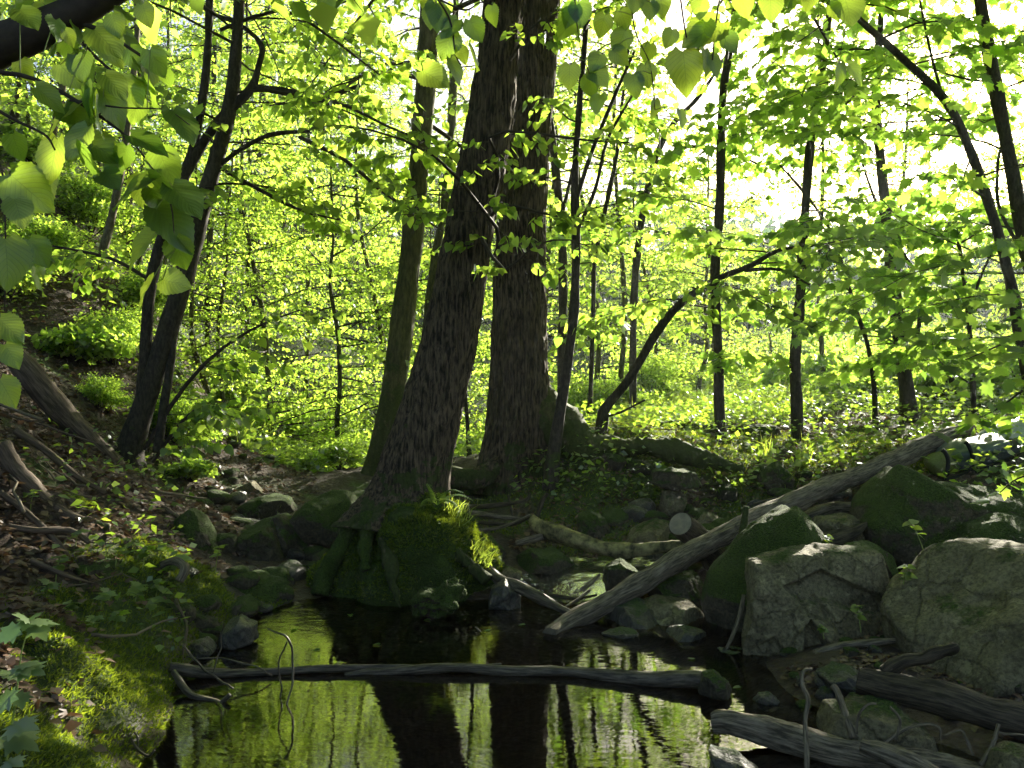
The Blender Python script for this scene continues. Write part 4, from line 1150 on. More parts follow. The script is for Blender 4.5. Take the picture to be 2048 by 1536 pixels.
boulder('flat moss edged slab bridging a dark hollow upstream', [(478, 1018), (500, 1000), (540, 990), (575, 998), (590, 1024), (560, 1030), (500, 1030)], 6.8, .5, RM, 35, .45, name='stone', cat='stone')
boulder('loaf shaped mossy stone farthest upstream', [(408, 950), (415, 928), (450, 922), (462, 940), (456, 955)], 8.8, .3, RM, 36, .45, name='stone', cat='stone')
boulder('pale upright stone upstream between grass and moss slab', [(486, 995), (490, 970), (505, 962), (526, 985), (520, 1002)], 7.4, .2, RP, 37, name='stone', cat='stone')
boulder('flat pale stone beside the fallen stick upstream', [(480, 966), (492, 946), (512, 950), (530, 965), (505, 972)], 8.0, .25, RP, 38, name='stone', cat='stone')
boulder('glistening wet stone at the left edge of the pool', [(440, 1290), (452, 1248), (480, 1232), (508, 1250), (510, 1280), (480, 1296)], 4.1, .2, RW, 39, nth=60, nph=30, name='stone', cat='stone')
boulder('small black wet stone left of the glistening one', [(376, 1312), (384, 1286), (410, 1278), (430, 1300), (420, 1316)], 3.95, .15, RW, 40, name='stone', cat='stone')
boulder('dark half buried boulder in the left bank litter', [(146, 1190), (150, 1140), (180, 1118), (225, 1126), (240, 1165), (232, 1200), (180, 1205)], 4.0, .35, RD, 41)
boulder('mossy flat rock at the far left shore of the pool', [(430, 1200), (450, 1160), (500, 1146), (560, 1160), (575, 1200), (520, 1218), (450, 1216)], 4.95, .4, RM, 42)
boulder('low stone at the far left shore under the mossy flat rock', [(425, 1228), (440, 1205), (490, 1198), (520, 1215), (500, 1234), (440, 1236)], 4.6, .25, RD, 43, name='stone', cat='stone')
boulder('pale rock ledge on the left bank above the pointed boulder', [(350, 1060), (380, 1015), (400, 1030), (440, 1100), (450, 1140), (400, 1130)], 5.3, .3, RD, 44, lean=.2)
boulder('angular grey stone lying under the split log at lower right', [(1650, 1470), (1665, 1420), (1720, 1412), (1800, 1420), (1850, 1450), (1855, 1490), (1780, 1510), (1680, 1500)], 2.95, .3, RP, 45, .5, name='stone', cat='stone')
boulder('grey stone in the very corner at bottom right', [(1990, 1560), (2000, 1510), (2040, 1500), (2090, 1510), (2100, 1580)], 2.6, .2, RP, 46, name='stone', cat='stone')
boulder('dark rounded stone at the right end of the floating branch', [(1400, 1390), (1405, 1350), (1430, 1344), (1458, 1365), (1462, 1395)], 3.42, .14, RD, 47, name='stone', cat='stone')
boulder('tiny wet stone breaking the water near the pale slab', [(1508, 1404), (1520, 1390), (1540, 1387), (1556, 1398), (1550, 1408)], 3.35, .08, RW, 48, name='stone', cat='stone')
boulder('brown rock tip jutting from the pool at the bottom edge', [(1418, 1500), (1440, 1510), (1475, 1512), (1520, 1540), (1540, 1570), (1440, 1570)], 2.7, .18, RW, 49, name='stone', cat='stone')
boulder('dark mud caked stone between the pale slab and the barkless log', [(1640, 1350), (1680, 1335), (1720, 1345), (1730, 1380), (1660, 1385)], 3.35, .2, RW, 50, name='stone', cat='stone')
boulder('mossy end of a round boulder on the right bank under the roots', [(1300, 965), (1310, 940), (1340, 938), (1390, 945), (1400, 970), (1340, 980)], 6.3, .3, RM, 51)
boulder('dark mossy lump high on right bank beside the grass tuft', [(1520, 965), (1530, 935), (1560, 925), (1580, 945), (1580, 985), (1540, 990)], 6.4, .3, RM, 52)
boulder('flat mossy rock by the foot of the farthest left sapling', [(1480, 880), (1500, 852), (1545, 850), (1562, 870), (1550, 885)], 8.0, .4, RM, 53)
boulder('bottom mud stone under the peaked boulder at the pool', [(1430, 1330), (1440, 1300), (1490, 1300), (1500, 1330)], 4.0, .2, RW, 54, name='stone', cat='stone')
boulder('pale gravel block below the barkless log', [(1690, 1420), (1710, 1395), (1760, 1390), (1790, 1410), (1760, 1425)], 3.1, .14, RP, 55, name='stone', cat='stone')
# small stones that look alike along both inflows
small = []
rng = np.random.default_rng(77)
def pebble_mesh(seed):
    th, ph = np.meshgrid(np.linspace(0, 2 * math.pi, 14, endpoint=False), np.linspace(-math.pi / 2, math.pi / 2, 9))
    V = np.column_stack([(np.cos(ph) * np.cos(th)).ravel(), (np.cos(ph) * np.sin(th)).ravel(), (np.sin(ph) * .6).ravel()])
    r_ = np.random.default_rng(seed)
    for q in range(7):
        n_ = nrm(r_.normal(0, 1, 3)); off = .55 + .2 * r_.random()
        V = V - np.maximum(V @ n_ - off, 0)[:, None] * n_
    V = V * (1 + .12 * fbm(V, 2, 3, seed))[:, None]
    i = np.arange(8)[:, None] * 14; j = np.arange(14)[None]; k = (j + 1) % 14
    return mesh_np('stone', V, [np.stack([i + j, i + k, i + 14 + k, i + 14 + j], -1).reshape(-1, 4)])
PM = []
for s in range(6):
    me = pebble_mesh(s); me.materials.append([RW, RD, RM, RD, RW, RM][s]); PM.append(me)
def pebbles(name, spots, label, group):
    for (x, y, s) in spots:
        o = bpy.data.objects.new(name, PM[rng.integers(0, 6)])
        COL.objects.link(o)
        o.location = (x, y, float(H(x, y)[0]) + s * .15)
        o.rotation_euler = (rng.uniform(-.3, .3), rng.uniform(-.3, .3), rng.uniform(0, 6.28))
        o.scale = (s * rng.uniform(.8, 1.3), s * rng.uniform(.8, 1.2), s * rng.uniform(.7, 1.1))
        tag(o, label, 'stone', group)
c1 = catmull(np.array([(-1.35, 5.1), (-1.7, 6.0), (-2.3, 7.2), (-2.9, 8.6), (-3.4, 10.0)]), 100)
pebbles('stone', [(c1[q, 0] + rng.normal(0, .22), c1[q, 1] + rng.normal(0, .1), rng.uniform(.04, .13)) for q in rng.integers(0, 100, 70)], 'small stone in the rocky bed upstream on the left', 'stones of the left stream bed')
c2 = catmull(np.array([(.2, 4.95), (.45, 5.25), (.8, 5.5), (1.3, 5.6), (1.9, 5.7)]), 100)
pebbles('stone', [(c2[q, 0] + rng.normal(0, .12), c2[q, 1] + rng.normal(0, .18), rng.uniform(.03, .09)) for q in rng.integers(0, 100, 60)], 'small stone in the riffle right of the mossy mound', 'stones of the riffle')
pebbles('stone', [(rng.uniform(1.05, 2.0), rng.uniform(2.6, 3.9), rng.uniform(.015, .05)) for q in range(70)], 'small wet stone on the mud around the barkless log', 'stones on the mud')
pebbles('stone', [(rng.uniform(.7, 2.2), rng.uniform(5.5, 6.8), rng.uniform(.05, .13)) for q in range(45)], 'dim mossy stone in the shaded right bank', 'stones in the right bank')
pebbles('stone', [(-1.4 + rng.normal(0, .1), rng.uniform(4.0, 5.3), rng.uniform(.04, .1)) for q in range(22)], 'dark stone along the left shore beneath the bank', 'stones along the left shore')

# ------------------------------------------------------------------ logs, branches, sticks
def log(label, poly, mat, seed, name='log', seg=18, n=60, rough=.006, cut=None, group=None, cat='log', extra=(), bend=.5):
    P = np.array([[*at(a[0], a[1], a[3]), a[2] / F * a[3] / 2] for a in poly])
    c_ = catmull(P, n)
    c_[:, :3] += np.column_stack([noise(c_[:, :3], 4, seed), noise(c_[:, :3], 4, seed + 1), noise(c_[:, :3], 4, seed + 2)]) * c_[:, 3:4] * bend
    rad = c_[:, 3] * .86 * (1 + .16 * noise(c_[:, :3], 9, seed + 5))
    root = empty(name, c_[0, :3], label, cat, group)
    V, Qd, T, uv = tube(c_[:, :3], rad, seg)
    cen = np.vstack([np.repeat(c_[:, :3], seg, 0), c_[0, :3], c_[-1, :3]])
    ax = np.concatenate([np.repeat(np.arange(n), seg), [0, n - 1]])
    ang = np.concatenate([np.tile(np.arange(seg), n), [0, 0]])
    S = np.column_stack([np.cos(ang / seg * 2 * math.pi) * 2.2, np.sin(ang / seg * 2 * math.pi) * 2.2, uv[:, 1] * 4])
    V = V + nrm(V - cen) * (rough * fbm(S, 1.6, 4, seed) + rough * .6 * (1 - 2 * np.abs(noise(S, 2.5, seed + 8))))[:, None]
    part('bark', V, [Qd, T], mat, root, uv=uv)
    if cut is not None:
        for end in cut:
            p = c_[end, :3]; t_ = nrm(c_[end, :3] - c_[end + (1 if end == 0 else -1), :3]) * .004
            r_ = rad[end] * .96
            a_ = np.cross(t_, Z3); a_ = nrm(a_); b_ = nrm(np.cross(t_, a_))
            th = np.linspace(0, 2 * math.pi, 20, endpoint=False)
            ringv = p + t_ + r_ * (np.cos(th)[:, None] * a_ + np.sin(th)[:, None] * b_)
            ring2 = ringv - t_ * 3
            Vc = np.vstack([ringv, ring2, p + t_])
            j = np.arange(20); k = (j + 1) % 20
            part('sawn_end', Vc, [np.stack([j, k, 20 + k, 20 + j], -1), np.stack([np.full(20, 40), k, j], -1)], M['cut'], root, smooth=False)
    for ex in extra:
        P2 = np.array([[*at(a[0], a[1], a[3]), a[2] / F * a[3] / 2] for a in ex])
        c2_ = catmull(P2, 24)
        c2_[:, :3] += np.column_stack([noise(c2_[:, :3], 22, seed), noise(c2_[:, :3], 22, seed + 1), noise(c2_[:, :3], 22, seed + 2)]) * .007
        stem_part('side_branch', c2_[:, :3], c2_[:, 3] * .8 * (1 + .3 * noise(c2_[:, :3], 40, seed + 3)), mat, root, 8, rough * .3, seed + 4)
    return root
log('long grey log lying diagonally from the pool up to the backpack', [(1100, 1268, 32, 4.25), (1140, 1245, 40, 4.4), (1250, 1185, 44, 4.6), (1400, 1098, 45, 4.85), (1500, 1044, 44, 5.05), (1650, 978, 42, 5.35), (1780, 922, 40, 5.65), (1890, 878, 34, 5.95), (1940, 860, 26, 6.1)], M['log_bare'], 1, seg=28, n=130, rough=.009, bend=.2)
log('barkless thick log with a broken stub at the right edge', [(1722, 1352, 64, 3.12), (1780, 1368, 72, 3.08), (1860, 1392, 76, 3.0), (1960, 1425, 76, 2.93), (2040, 1440, 78, 2.9), (2120, 1470, 74, 2.85)], M['log'], 2, seg=28, n=80, rough=.006,
    extra=[[(1770, 1345, 40, 3.08), (1800, 1325, 36, 3.06), (1850, 1312, 34, 3.04), (1905, 1295, 26, 3.0), (1914, 1290, 8, 3.0)]])
log('split grey log pointing left at the bottom right corner', [(1420, 1446, 34, 2.98), (1450, 1448, 46, 2.96), (1560, 1478, 56, 2.9), (1680, 1498, 62, 2.82), (1820, 1524, 60, 2.76), (1980, 1556, 54, 2.7), (2100, 1590, 50, 2.6)], M['log_bare'], 3, seg=28, n=110, rough=.010)
log('broken grey timber lower at the bottom right beneath the split log', [(1720, 1490, 34, 2.66), (1790, 1515, 44, 2.6), (1880, 1560, 44, 2.55), (1990, 1620, 40, 2.5)], M['log_bare'], 4, n=50, rough=.008)
log('floating branch stretching right across the pool to a dark stone', [(690, 1352, 10, 3.66), (760, 1342, 18, 3.68), (900, 1338, 20, 3.68), (1090, 1342, 22, 3.66), (1200, 1352, 28, 3.62), (1300, 1362, 36, 3.55), (1400, 1368, 42, 3.5), (1452, 1382, 36, 3.46)], M['log_wet'], 5, 'branch', 14, 90, .004)
log('long thin driftwood branch floating from left bank to mid pool', [(340, 1338, 22, 3.6), (420, 1352, 26, 3.62), (520, 1346, 18, 3.66), (640, 1338, 16, 3.68), (780, 1336, 17, 3.7), (900, 1338, 14, 3.7), (1004, 1330, 9, 3.72)], M['log_wet'], 6, 'branch', 12, 80, .003)
log('yellow lichen covered fallen branch below the right bank', [(1062, 1036, 20, 5.7), (1080, 1050, 32, 5.65), (1140, 1068, 36, 5.55), (1200, 1090, 36, 5.45), (1250, 1104, 34, 5.35), (1310, 1100, 30, 5.3), (1375, 1096, 24, 5.25)], M['lichen'], 7, 'branch', 18, 60, .007)
log('sawn log end pointing left above the diagonal log', [(1368, 1042, 58, 5.1), (1400, 1075, 58, 5.25), (1440, 1125, 56, 5.4), (1470, 1165, 54, 5.5)], M['log'], 8, seg=24, n=30, cut=(0,))
log('curved wet log sloping into the pool right of the mound', [(978, 1138, 16, 5.0), (1000, 1162, 24, 4.9), (1050, 1182, 26, 4.75), (1095, 1202, 22, 4.6), (1145, 1228, 10, 4.45)], M['log_wet'], 9, n=50)
log('pale stick lying between pale slab and largest boulder', [(1628, 1306, 14, 3.72), (1680, 1292, 18, 3.7), (1740, 1284, 18, 3.68), (1800, 1280, 16, 3.66)], M['log_bare'], 10, 'branch', 12, 40, .003)
log('short broken log wedged behind the peaked boulder', [(1640, 1092, 30, 4.7), (1670, 1078, 36, 4.75), (1705, 1064, 30, 4.8), (1732, 1050, 12, 4.85)], M['log'], 11, n=30)
log('grey log lying behind the saddle topped boulder', [(1600, 1040, 28, 5.5), (1660, 1022, 30, 5.5), (1740, 1012, 26, 5.5)], M['log_bare'], 12, n=30)
log('mossy log across the right bank beside the thick root', [(860, 962, 40, 7.2), (920, 960, 50, 7.2), (985, 965, 44, 7.1)], M['bark_green'], 13, n=40)
log('mossy fallen trunk lying behind the farthest left sapling', [(1310, 862, 26, 8.4), (1380, 858, 28, 8.3), (1450, 862, 26, 8.2), (1530, 870, 20, 8.1)], M['bark_green'], 14, n=40)
log('dark fallen log in the leaves near the right edge', [(1838, 790, 22, 10), (1900, 785, 22, 10), (1990, 775, 18, 10)], M['bark_thin'], 15, n=30)
log('dark broken stump leaning in the leaves right of the stout sapling', [(1905, 760, 18, 9.2), (1885, 738, 18, 9.2), (1864, 718, 16, 9.2)], M['bark_thin'], 16, n=20)
log('thin bare stick standing upright at the bottom right', [(1612, 1560, 13, 2.72), (1612, 1500, 12, 2.75), (1610, 1440, 11, 2.8), (1616, 1400, 11, 2.82), (1604, 1370, 9, 2.85), (1607, 1342, 7, 2.87), (1624, 1338, 5, 2.88)], M['log_bare'], 17, 'stick', 8, 40, .001, cat='stick')
log('short peeled stick leaning on the split log', [(1706, 1476, 20, 2.85), (1690, 1430, 18, 2.9), (1676, 1385, 14, 2.95), (1668, 1372, 16, 2.97)], M['log_bare'], 18, 'stick', 10, 24, .002, cat='stick')
log('crooked bare twig hooking over the angular grey stone', [(1770, 1486, 8, 2.8), (1810, 1460, 8, 2.8), (1850, 1448, 7, 2.8), (1878, 1456, 6, 2.8), (1880, 1480, 4, 2.8)], M['log_bare'], 19, 'stick', 7, 30, .001, cat='stick', extra=[[(1790, 1482, 7, 2.8), (1798, 1440, 6, 2.8), (1782, 1412, 5, 2.8)], [(1716, 1470, 6, 2.82), (1714, 1435, 6, 2.82), (1730, 1415, 5, 2.82), (1752, 1408, 4, 2.82)]])
log('forked pale twig standing near the bottom right corner', [(1960, 1530, 10, 2.66), (1985, 1490, 10, 2.68), (1998, 1448, 8, 2.7)], M['log_bare'], 20, 'stick', 7, 24, .001, cat='stick', extra=[[(1944, 1510, 8, 2.66), (1935, 1480, 8, 2.66), (1922, 1462, 6, 2.66), (1890, 1470, 4, 2.66)], [(1998, 1464, 6, 2.7), (2050, 1472, 5, 2.7)]])
log('mossy snag standing beside the diagonal log', [(1478, 1130, 20, 4.65), (1484, 1080, 20, 4.75), (1490, 1040, 18, 4.8), (1494, 1010, 12, 4.8)], M['bark_green'], 21, 'stick', 10, 24, .004, cat='stick')
log('gnarled root hanging down the side of the peaked boulder', [(1488, 1190, 10, 4.15), (1478, 1235, 11, 4.1), (1462, 1275, 10, 4.05), (1450, 1300, 8, 4.0)], M['log_bare'], 22, 'stick', 8, 24, .002, cat='stick')
log('broken pale root sticking out over the left bank', [(325, 1130, 26, 4.35), (350, 1122, 24, 4.3), (370, 1135, 20, 4.25), (358, 1160, 16, 4.22)], M['log_bare'], 23, 'stick', 12, 24, .004, cat='stick')
log('dark dead branch with curled twigs standing in the left pool', [(345, 1345, 16, 3.5), (380, 1390, 14, 3.4), (440, 1408, 14, 3.35), (445, 1440, 13, 3.2), (460, 1492, 12, 3.05)], M['log_wet'], 24, 'dead_branch', 9, 40, .002, cat='branch',
    extra=[[(440, 1408, 10, 3.35), (462, 1390, 9, 3.35)], [(365, 1290, 5, 3.6), (400, 1330, 5, 3.55), (440, 1360, 5, 3.5), (468, 1378, 4, 3.45)], [(375, 1314, 4, 3.6), (440, 1318, 4, 3.6), (500, 1330, 4, 3.6), (545, 1352, 3, 3.6)],
           [(535, 1258, 4, 3.4), (570, 1275, 5, 3.4), (586, 1320, 5, 3.4), (582, 1380, 5, 3.35), (565, 1430, 4, 3.3), (530, 1462, 3, 3.3)], [(572, 1285, 4, 3.4), (556, 1330, 4, 3.4), (565, 1380, 3, 3.4), (555, 1420, 3, 3.4)], [(445, 1245, 3, 3.6), (440, 1290, 4, 3.6), (428, 1350, 3, 3.55)]])
log('small pale stick poking from the pool below the mound', [(950, 1254, 3, 4.3), (958, 1262, 4, 4.3), (968, 1274, 5, 4.3)], M['log_bare'], 25, 'stick', 6, 10, .0005, cat='stick')
log('hanging twig loop at the lower left shore', [(250, 1450, 6, 2.9), (268, 1490, 6, 2.85), (295, 1512, 6, 2.8), (310, 1500, 5, 2.8)], M['log_wet'], 26, 'stick', 6, 20, .001, cat='stick', extra=[[(248, 1450, 5, 2.9), (268, 1462, 5, 2.88), (275, 1490, 4, 2.86), (272, 1515, 3, 2.84)]])
# driftwood heap right of the mound
for q, poly in enumerate([[(915, 1012, 10, 6.0), (980, 1012, 12, 6.0), (1050, 1000, 9, 6.0), (1060, 985, 5, 6.0)], [(930, 1022, 11, 5.9), (990, 1032, 12, 5.9), (1050, 1040, 8, 5.9)], [(950, 1045, 8, 5.8), (1020, 1050, 9, 5.8), (1060, 1035, 6, 5.8)],
                          [(940, 1062, 8, 5.75), (1000, 1055, 8, 5.75), (1060, 1030, 5, 5.75)], [(1016, 990, 6, 6.0), (1022, 1020, 6, 6.0), (1024, 1040, 5, 5.95)], [(1030, 1085, 14, 5.6), (1060, 1078, 16, 5.6), (1085, 1072, 14, 5.6)],
                          [(1070, 1050, 10, 6.0), (1085, 1000, 12, 6.1), (1095, 985, 10, 6.1)], [(1165, 1180, 9, 4.85), (1185, 1165, 9, 4.9), (1200, 1150, 7, 4.95)], [(1100, 1190, 8, 4.8), (1150, 1198, 8, 4.75), (1195, 1190, 6, 4.75)], [(1120, 1220, 6, 4.6), (1160, 1195, 6, 4.7), (1180, 1180, 5, 4.75)]]):
    log('grey stick in the driftwood heap right of the mossy mound', poly, M['log_bare'] if q % 2 else M['log'], 60 + q, 'stick', 7, 20, .0015, group='sticks in the driftwood heap', cat='stick')
# loose sticks on the left bank and the right bank
rs = random.Random(31)
for q in range(34):
    if q < 18: x, y = rs.uniform(-3.0, -1.5), rs.uniform(3.0, 6.0); lab, gp = 'thin dry stick lying on the left bank litter', 'sticks on the left bank'
    else: x, y = rs.uniform(.4, 3.0), rs.uniform(5.8, 8.0); lab, gp = 'thin dry stick lying on the shaded right bank', 'sticks on the right bank'
    az = rs.uniform(0, math.pi); ln = rs.uniform(.2, .7)
    P = []
    for f in np.linspace(-.5, .5, 6):
        xx, y_ = x + math.cos(az) * f * ln + rs.gauss(0, .008), y + math.sin(az) * f * ln + rs.gauss(0, .008)
        P.append([xx, y_, 0])
    P = np.array(P); P[:, 2] = H(P[:, 0], P[:, 1]).max() * .5 + H(P[:, 0], P[:, 1]) * .5 + .006
    V, Qd, T, uv = tube(P, np.linspace(.007, .003, 6) * rs.uniform(.6, 1.6), 6)
    tag(part('stick', V, [Qd, T], M['log_bare'] if q % 3 else M['root'], loc=P[0]), lab, 'stick', gp)
# ------------------------------------------------------------------ mossy mound under the leaning tree (a part of it) with its moss
MC = np.array([-.60, 5.22])
def mound_pt(th, r):
    """th angle, r 0..1 from top to rim"""
    ex = .50 + .09 * np.cos(2 * th + .6) + .06 * np.sin(3 * th)
    x = MC[0] + np.cos(th) * r * ex * 1.0
    y = MC[1] + np.sin(th) * r * ex * .78
    z = -.10 + (.55 + .06 * np.cos(th)) * np.clip(1 - r ** 2.3, 0, 1) ** .58
    x = x + .10 * (1 - r) * 0
    P = np.column_stack([x, y, z])
    lump = .085 * fbm(P, 3.6, 3, 31) + .055 * (1 - 2 * np.abs(noise(P, 6.0, 33))) + .008 * fbm(P, 25, 2, 35)
    dr = nrm(np.column_stack([np.cos(th) * r, np.sin(th) * r * .8, np.full(len(r), .45)]))
    return P + dr * lump[:, None]
nt_, nr_ = 130, 60
rr, tt_ = np.meshgrid(np.linspace(0.001, 1, nr_), np.linspace(0, 2 * math.pi, nt_, endpoint=False), indexing='ij')
V = mound_pt(tt_.ravel(), rr.ravel())
i = np.arange(nr_ - 1)[:, None] * nt_; j = np.arange(nt_)[None]; k = (j + 1) % nt_
MOUND_M = rock_mat('mossy_earth', (0.02, 0.015, 0.010), (0.06, 0.045, 0.03), moss=(0.05, 0.085, 0.010), cover=0.8)
mound = part('root_mound', V, [np.stack([i + j, i + nt_ + j, i + nt_ + k, i + k], -1).reshape(-1, 4)], MOUND_M, leaning)
for poly in ([(700, 1060, 60, 5.2), (680, 1100, 50, 5.1), (650, 1150, 36, 5.05), (640, 1190, 20, 5.0)], [(770, 1080, 40, 5.0), (780, 1130, 34, 4.85), (790, 1180, 24, 4.75), (800, 1215, 14, 4.7)],
             [(860, 1040, 50, 5.1), (900, 1090, 46, 5.0), (940, 1130, 34, 4.95), (975, 1160, 18, 4.9)], [(740, 1040, 70, 5.15), (730, 1090, 40, 5.0), (735, 1140, 24, 4.9)]):
    root_part(leaning, [(a, b_, w * .62, d_ - .02) for a, b_, w, d_ in poly], 5, M['bark_big'] if poly[0][0] in (770, 860) else MOUND_M, 14, 40, .016, 83)
boulder('mossy stub hanging at the waterline in front of the mound', [(828, 1212), (834, 1188), (852, 1178), (872, 1184), (888, 1168), (908, 1164), (920, 1180), (916, 1204), (896, 1222), (846, 1224)], 4.6, .2, MOUND_M, 61, .95, rough=.11, facets=0, name='mossy_stub', cat='stump')

def blades(name, P, Nn, size, mat, parent=None, seed=1, label=None, cat=None, spread=.7, width=.22, up=0.4):
    """short moss shoots / grass blades: two-triangle blades standing on points P"""
    r_ = np.random.default_rng(seed)
    n = len(P)
    d = nrm(Nn + r_.normal(0, spread, (n, 3)) + np.array([0, 0, up]))
    s = nrm(np.cross(d, r_.normal(0, 1, (n, 3))))
    sz = np.asarray(size)[:, None] if np.ndim(size) else np.full((n, 1), size)
    sz = sz * r_.uniform(.5, 1.3, (n, 1))
    bend = nrm(r_.normal(0, 1, (n, 3)) + np.array([0, 0, -.5])) * .35
    a = P - s * sz * width * .5; b_ = P + s * sz * width * .5
    m1 = P + d * sz * .55 - s * sz * width * .4; m2 = P + d * sz * .55 + s * sz * width * .4
    t_ = P + (d + bend) * sz
    V = np.stack([a, b_, m2, m1, t_], 1).reshape(-1, 3)
    o = np.arange(n)[:, None] * 5
    Fq = (o + np.array([0, 1, 2, 3])); Ft = (o + np.array([3, 2, 4]))
    ob = part(name, V, [Fq, Ft], mat, parent, kind='stuff')
    if label: tag(ob, label, cat)
    return ob
r_ = np.random.default_rng(8)
n = 60000
th = r_.uniform(0, 2 * math.pi, n); q = np.sqrt(r_.uniform(0.02, 1, n))
P = mound_pt(th, q)
e = 1e-3
A = mound_pt(th + .02, q) - P; B_ = mound_pt(th, np.clip(q + .01, 0, 1.2)) - P
Nn = nrm(np.cross(B_, A)); Nn = np.where((Nn[:, 2:3] < 0), -Nn, Nn)
k = fbm(P, 6.0, 3, 91) + .45 * (P[:, 2] - .1)
sel = (k > -.30) & (P[:, 2] > .02)
blades('moss', P[sel], Nn[sel], .022, M['moss'], mound, 3)
# grass fringe on the mound
gp = [at(px, py, 4.95) for px, py in ((900, 1020), (915, 1028), (925, 1040), (955, 1100), (965, 1115), (972, 1130), (960, 1122), (745, 1160), (760, 1165))]
P = np.vstack([p + r_.normal(0, .02, (26, 3)) * np.array([1, 1, .6]) for p in gp])
blades('grass_tuft', P, np.tile(np.array([.35, -.3, .8]), (len(P), 1)), .085, M['grass'], mound, 4, spread=.45, width=.06, up=.3)

# moss on the left bank
n = 150000
x = r_.uniform(-2.3, -1.05, n); y = 1.7 + 3.2 * r_.random(n) ** 1.3
z = H(x, y)
sel = (z > .0) & (r_.random(n) < mossmask(x, y, z) * (.35 + .65 * (fbm(np.column_stack([x, y]), 5, 3, 14) > -.25)))
x, y, z = x[sel], y[sel], z[sel]
Nn = Hn(x, y)
blades('moss', np.column_stack([x, y, z]), Nn, .019, M['moss'], None, 5, 'thick bright moss cushion covering the edge of the left bank', 'moss')
# moss on the right bank
n = 60000
x = r_.uniform(-.5, 3.2, n); y = r_.uniform(5.6, 8.6, n); z = H(x, y)
sel = r_.random(n) < mossmask(x, y, z) * .8
blades('moss', np.column_stack([x, y, z])[sel], Hn(x[sel], y[sel]), .024, M['moss'], None, 6, 'thin moss and seedlings over the shaded right bank', 'moss')

# ------------------------------------------------------------------ ground cover
def cover(name, n, xr, yr, size, mat, label, cat, seed, dens=None, hgt=(.02, .14), templ=T_SIMPLE, tilt=.5):
    r_ = np.random.default_rng(seed)
    y = yr[0] * (yr[1] / yr[0]) ** r_.random(n)
    u = r_.uniform(xr[0], xr[1], n)
    x = u * y
    z = H(x, y)
    k = np.ones(n) if dens is None else dens(x, y, z)
    sel = (r_.random(n) < k) & (z > .015)
    x, y, z = x[sel], y[sel], z[sel]; m = len(x)
    pos = np.column_stack([x, y, z + r_.uniform(hgt[0], hgt[1], m)])
    tip = r_.normal(0, 1, (m, 3)) * np.array([1, 1, .3]) + np.array([0, 0, -.15])
    nor = r_.normal(0, tilt, (m, 3)) + np.array([0, 0, 1])
    V, Fs = leaves_mesh(templ, pos, tip, nor, size * r_.uniform(.5, 1.3, m))
    return tag(part(name, V, [Fs], mat, kind='stuff'), label, cat)
def clump(x, y, s, seed): return sstep(-.1, .35, fbm(np.column_stack([x, y]), s, 3, seed))
cover('ground_herbs', 85000, (.0, .75), (6.3, 20), .055, M['herb'], 'low herbs carpeting the right bank and the sunny clearing', 'herbs', 21, lambda x, y, z: np.clip(.25 + sstep(8.0, 9.5, y), 0, 1) * (.35 + .65 * clump(x, y, 1.2, 5)), (.01, .24))
cover('ground_herbs', 60000, (-.62, .05), (8.4, 26), .07, M['herb'], 'green herbs covering the slopes behind the trunks', 'herbs', 22, lambda x, y, z: .25 + .75 * clump(x, y, .8, 6) * np.where((x > -4.6) & (x < -2.3) & (y < 12), .35, 1), (.02, .28))
cover('ground_herbs', 26000, (-.80, -.36), (3.6, 12), .05, M['herb'], 'scattered herbs and seedlings on the left bank', 'herbs', 23, lambda x, y, z: clump(x, y, 1.8, 7) * (.11 + .6 * sstep(6, 7.5, y)), (.01, .12))
cover('leaf_litter', 46000, (-.80, -.22), (2.4, 9), .045, M['litter'], 'brown dead leaves littering the left bank', 'leaf litter', 24, lambda x, y, z: (1 - .9 * mossmask(x, y, z)) * sstep(.1, .3, z), (.0, .012), tilt=.35)
cover('leaf_litter', 30000, (.0, .65), (5.6, 10), .045, M['litter'], 'brown dead leaves littering the right bank', 'leaf litter', 25, lambda x, y, z: .7 * (1 - .5 * mossmask(x, y, z)), (.0, .012), tilt=.35)
cover('leaf_litter', 30000, (.42, 1.5), (2.0, 7.5), .045, M['litter'], 'brown dead leaves on the slope behind the right boulders', 'leaf litter', 26, lambda x, y, z: .8 * sstep(1.9, 2.5, x), (.0, .012), tilt=.35)
cover('ground_herbs', 16000, (.45, 1.4), (3.5, 9), .055, M['herb'], 'low herbs growing right of the largest boulder', 'herbs', 27, lambda x, y, z: clump(x, y, 1.2, 5) * sstep(2.3, 3.0, x), (.01, .16))
cover('mud_debris', 16000, (.24, .62), (2.3, 4.4), .03, M['litter'], 'bits of bark, twig and leaf on the mud around the right boulders', 'debris', 28, lambda x, y, z: .8 * sstep(.0, .02, z) * clump(x, y, 3.5, 15), (.0, .008), tilt=.4)
# tall grass of the clearing
n = 12000
y = r_.uniform(9.5, 22, n); x = r_.uniform(.10, .34, n) * y
sel = r_.random(n) < clump(x, y, .5, 12) * .7 + .3
x, y = x[sel], y[sel]
blades('grass', np.column_stack([x, y, H(x, y)]), np.tile(Z3, (len(x), 1)), r_.uniform(.12, .32, len(x)), M['grass'], None, 7, 'tall sunlit grass in the clearing behind the saplings', 'grass', .28, .035, .6)
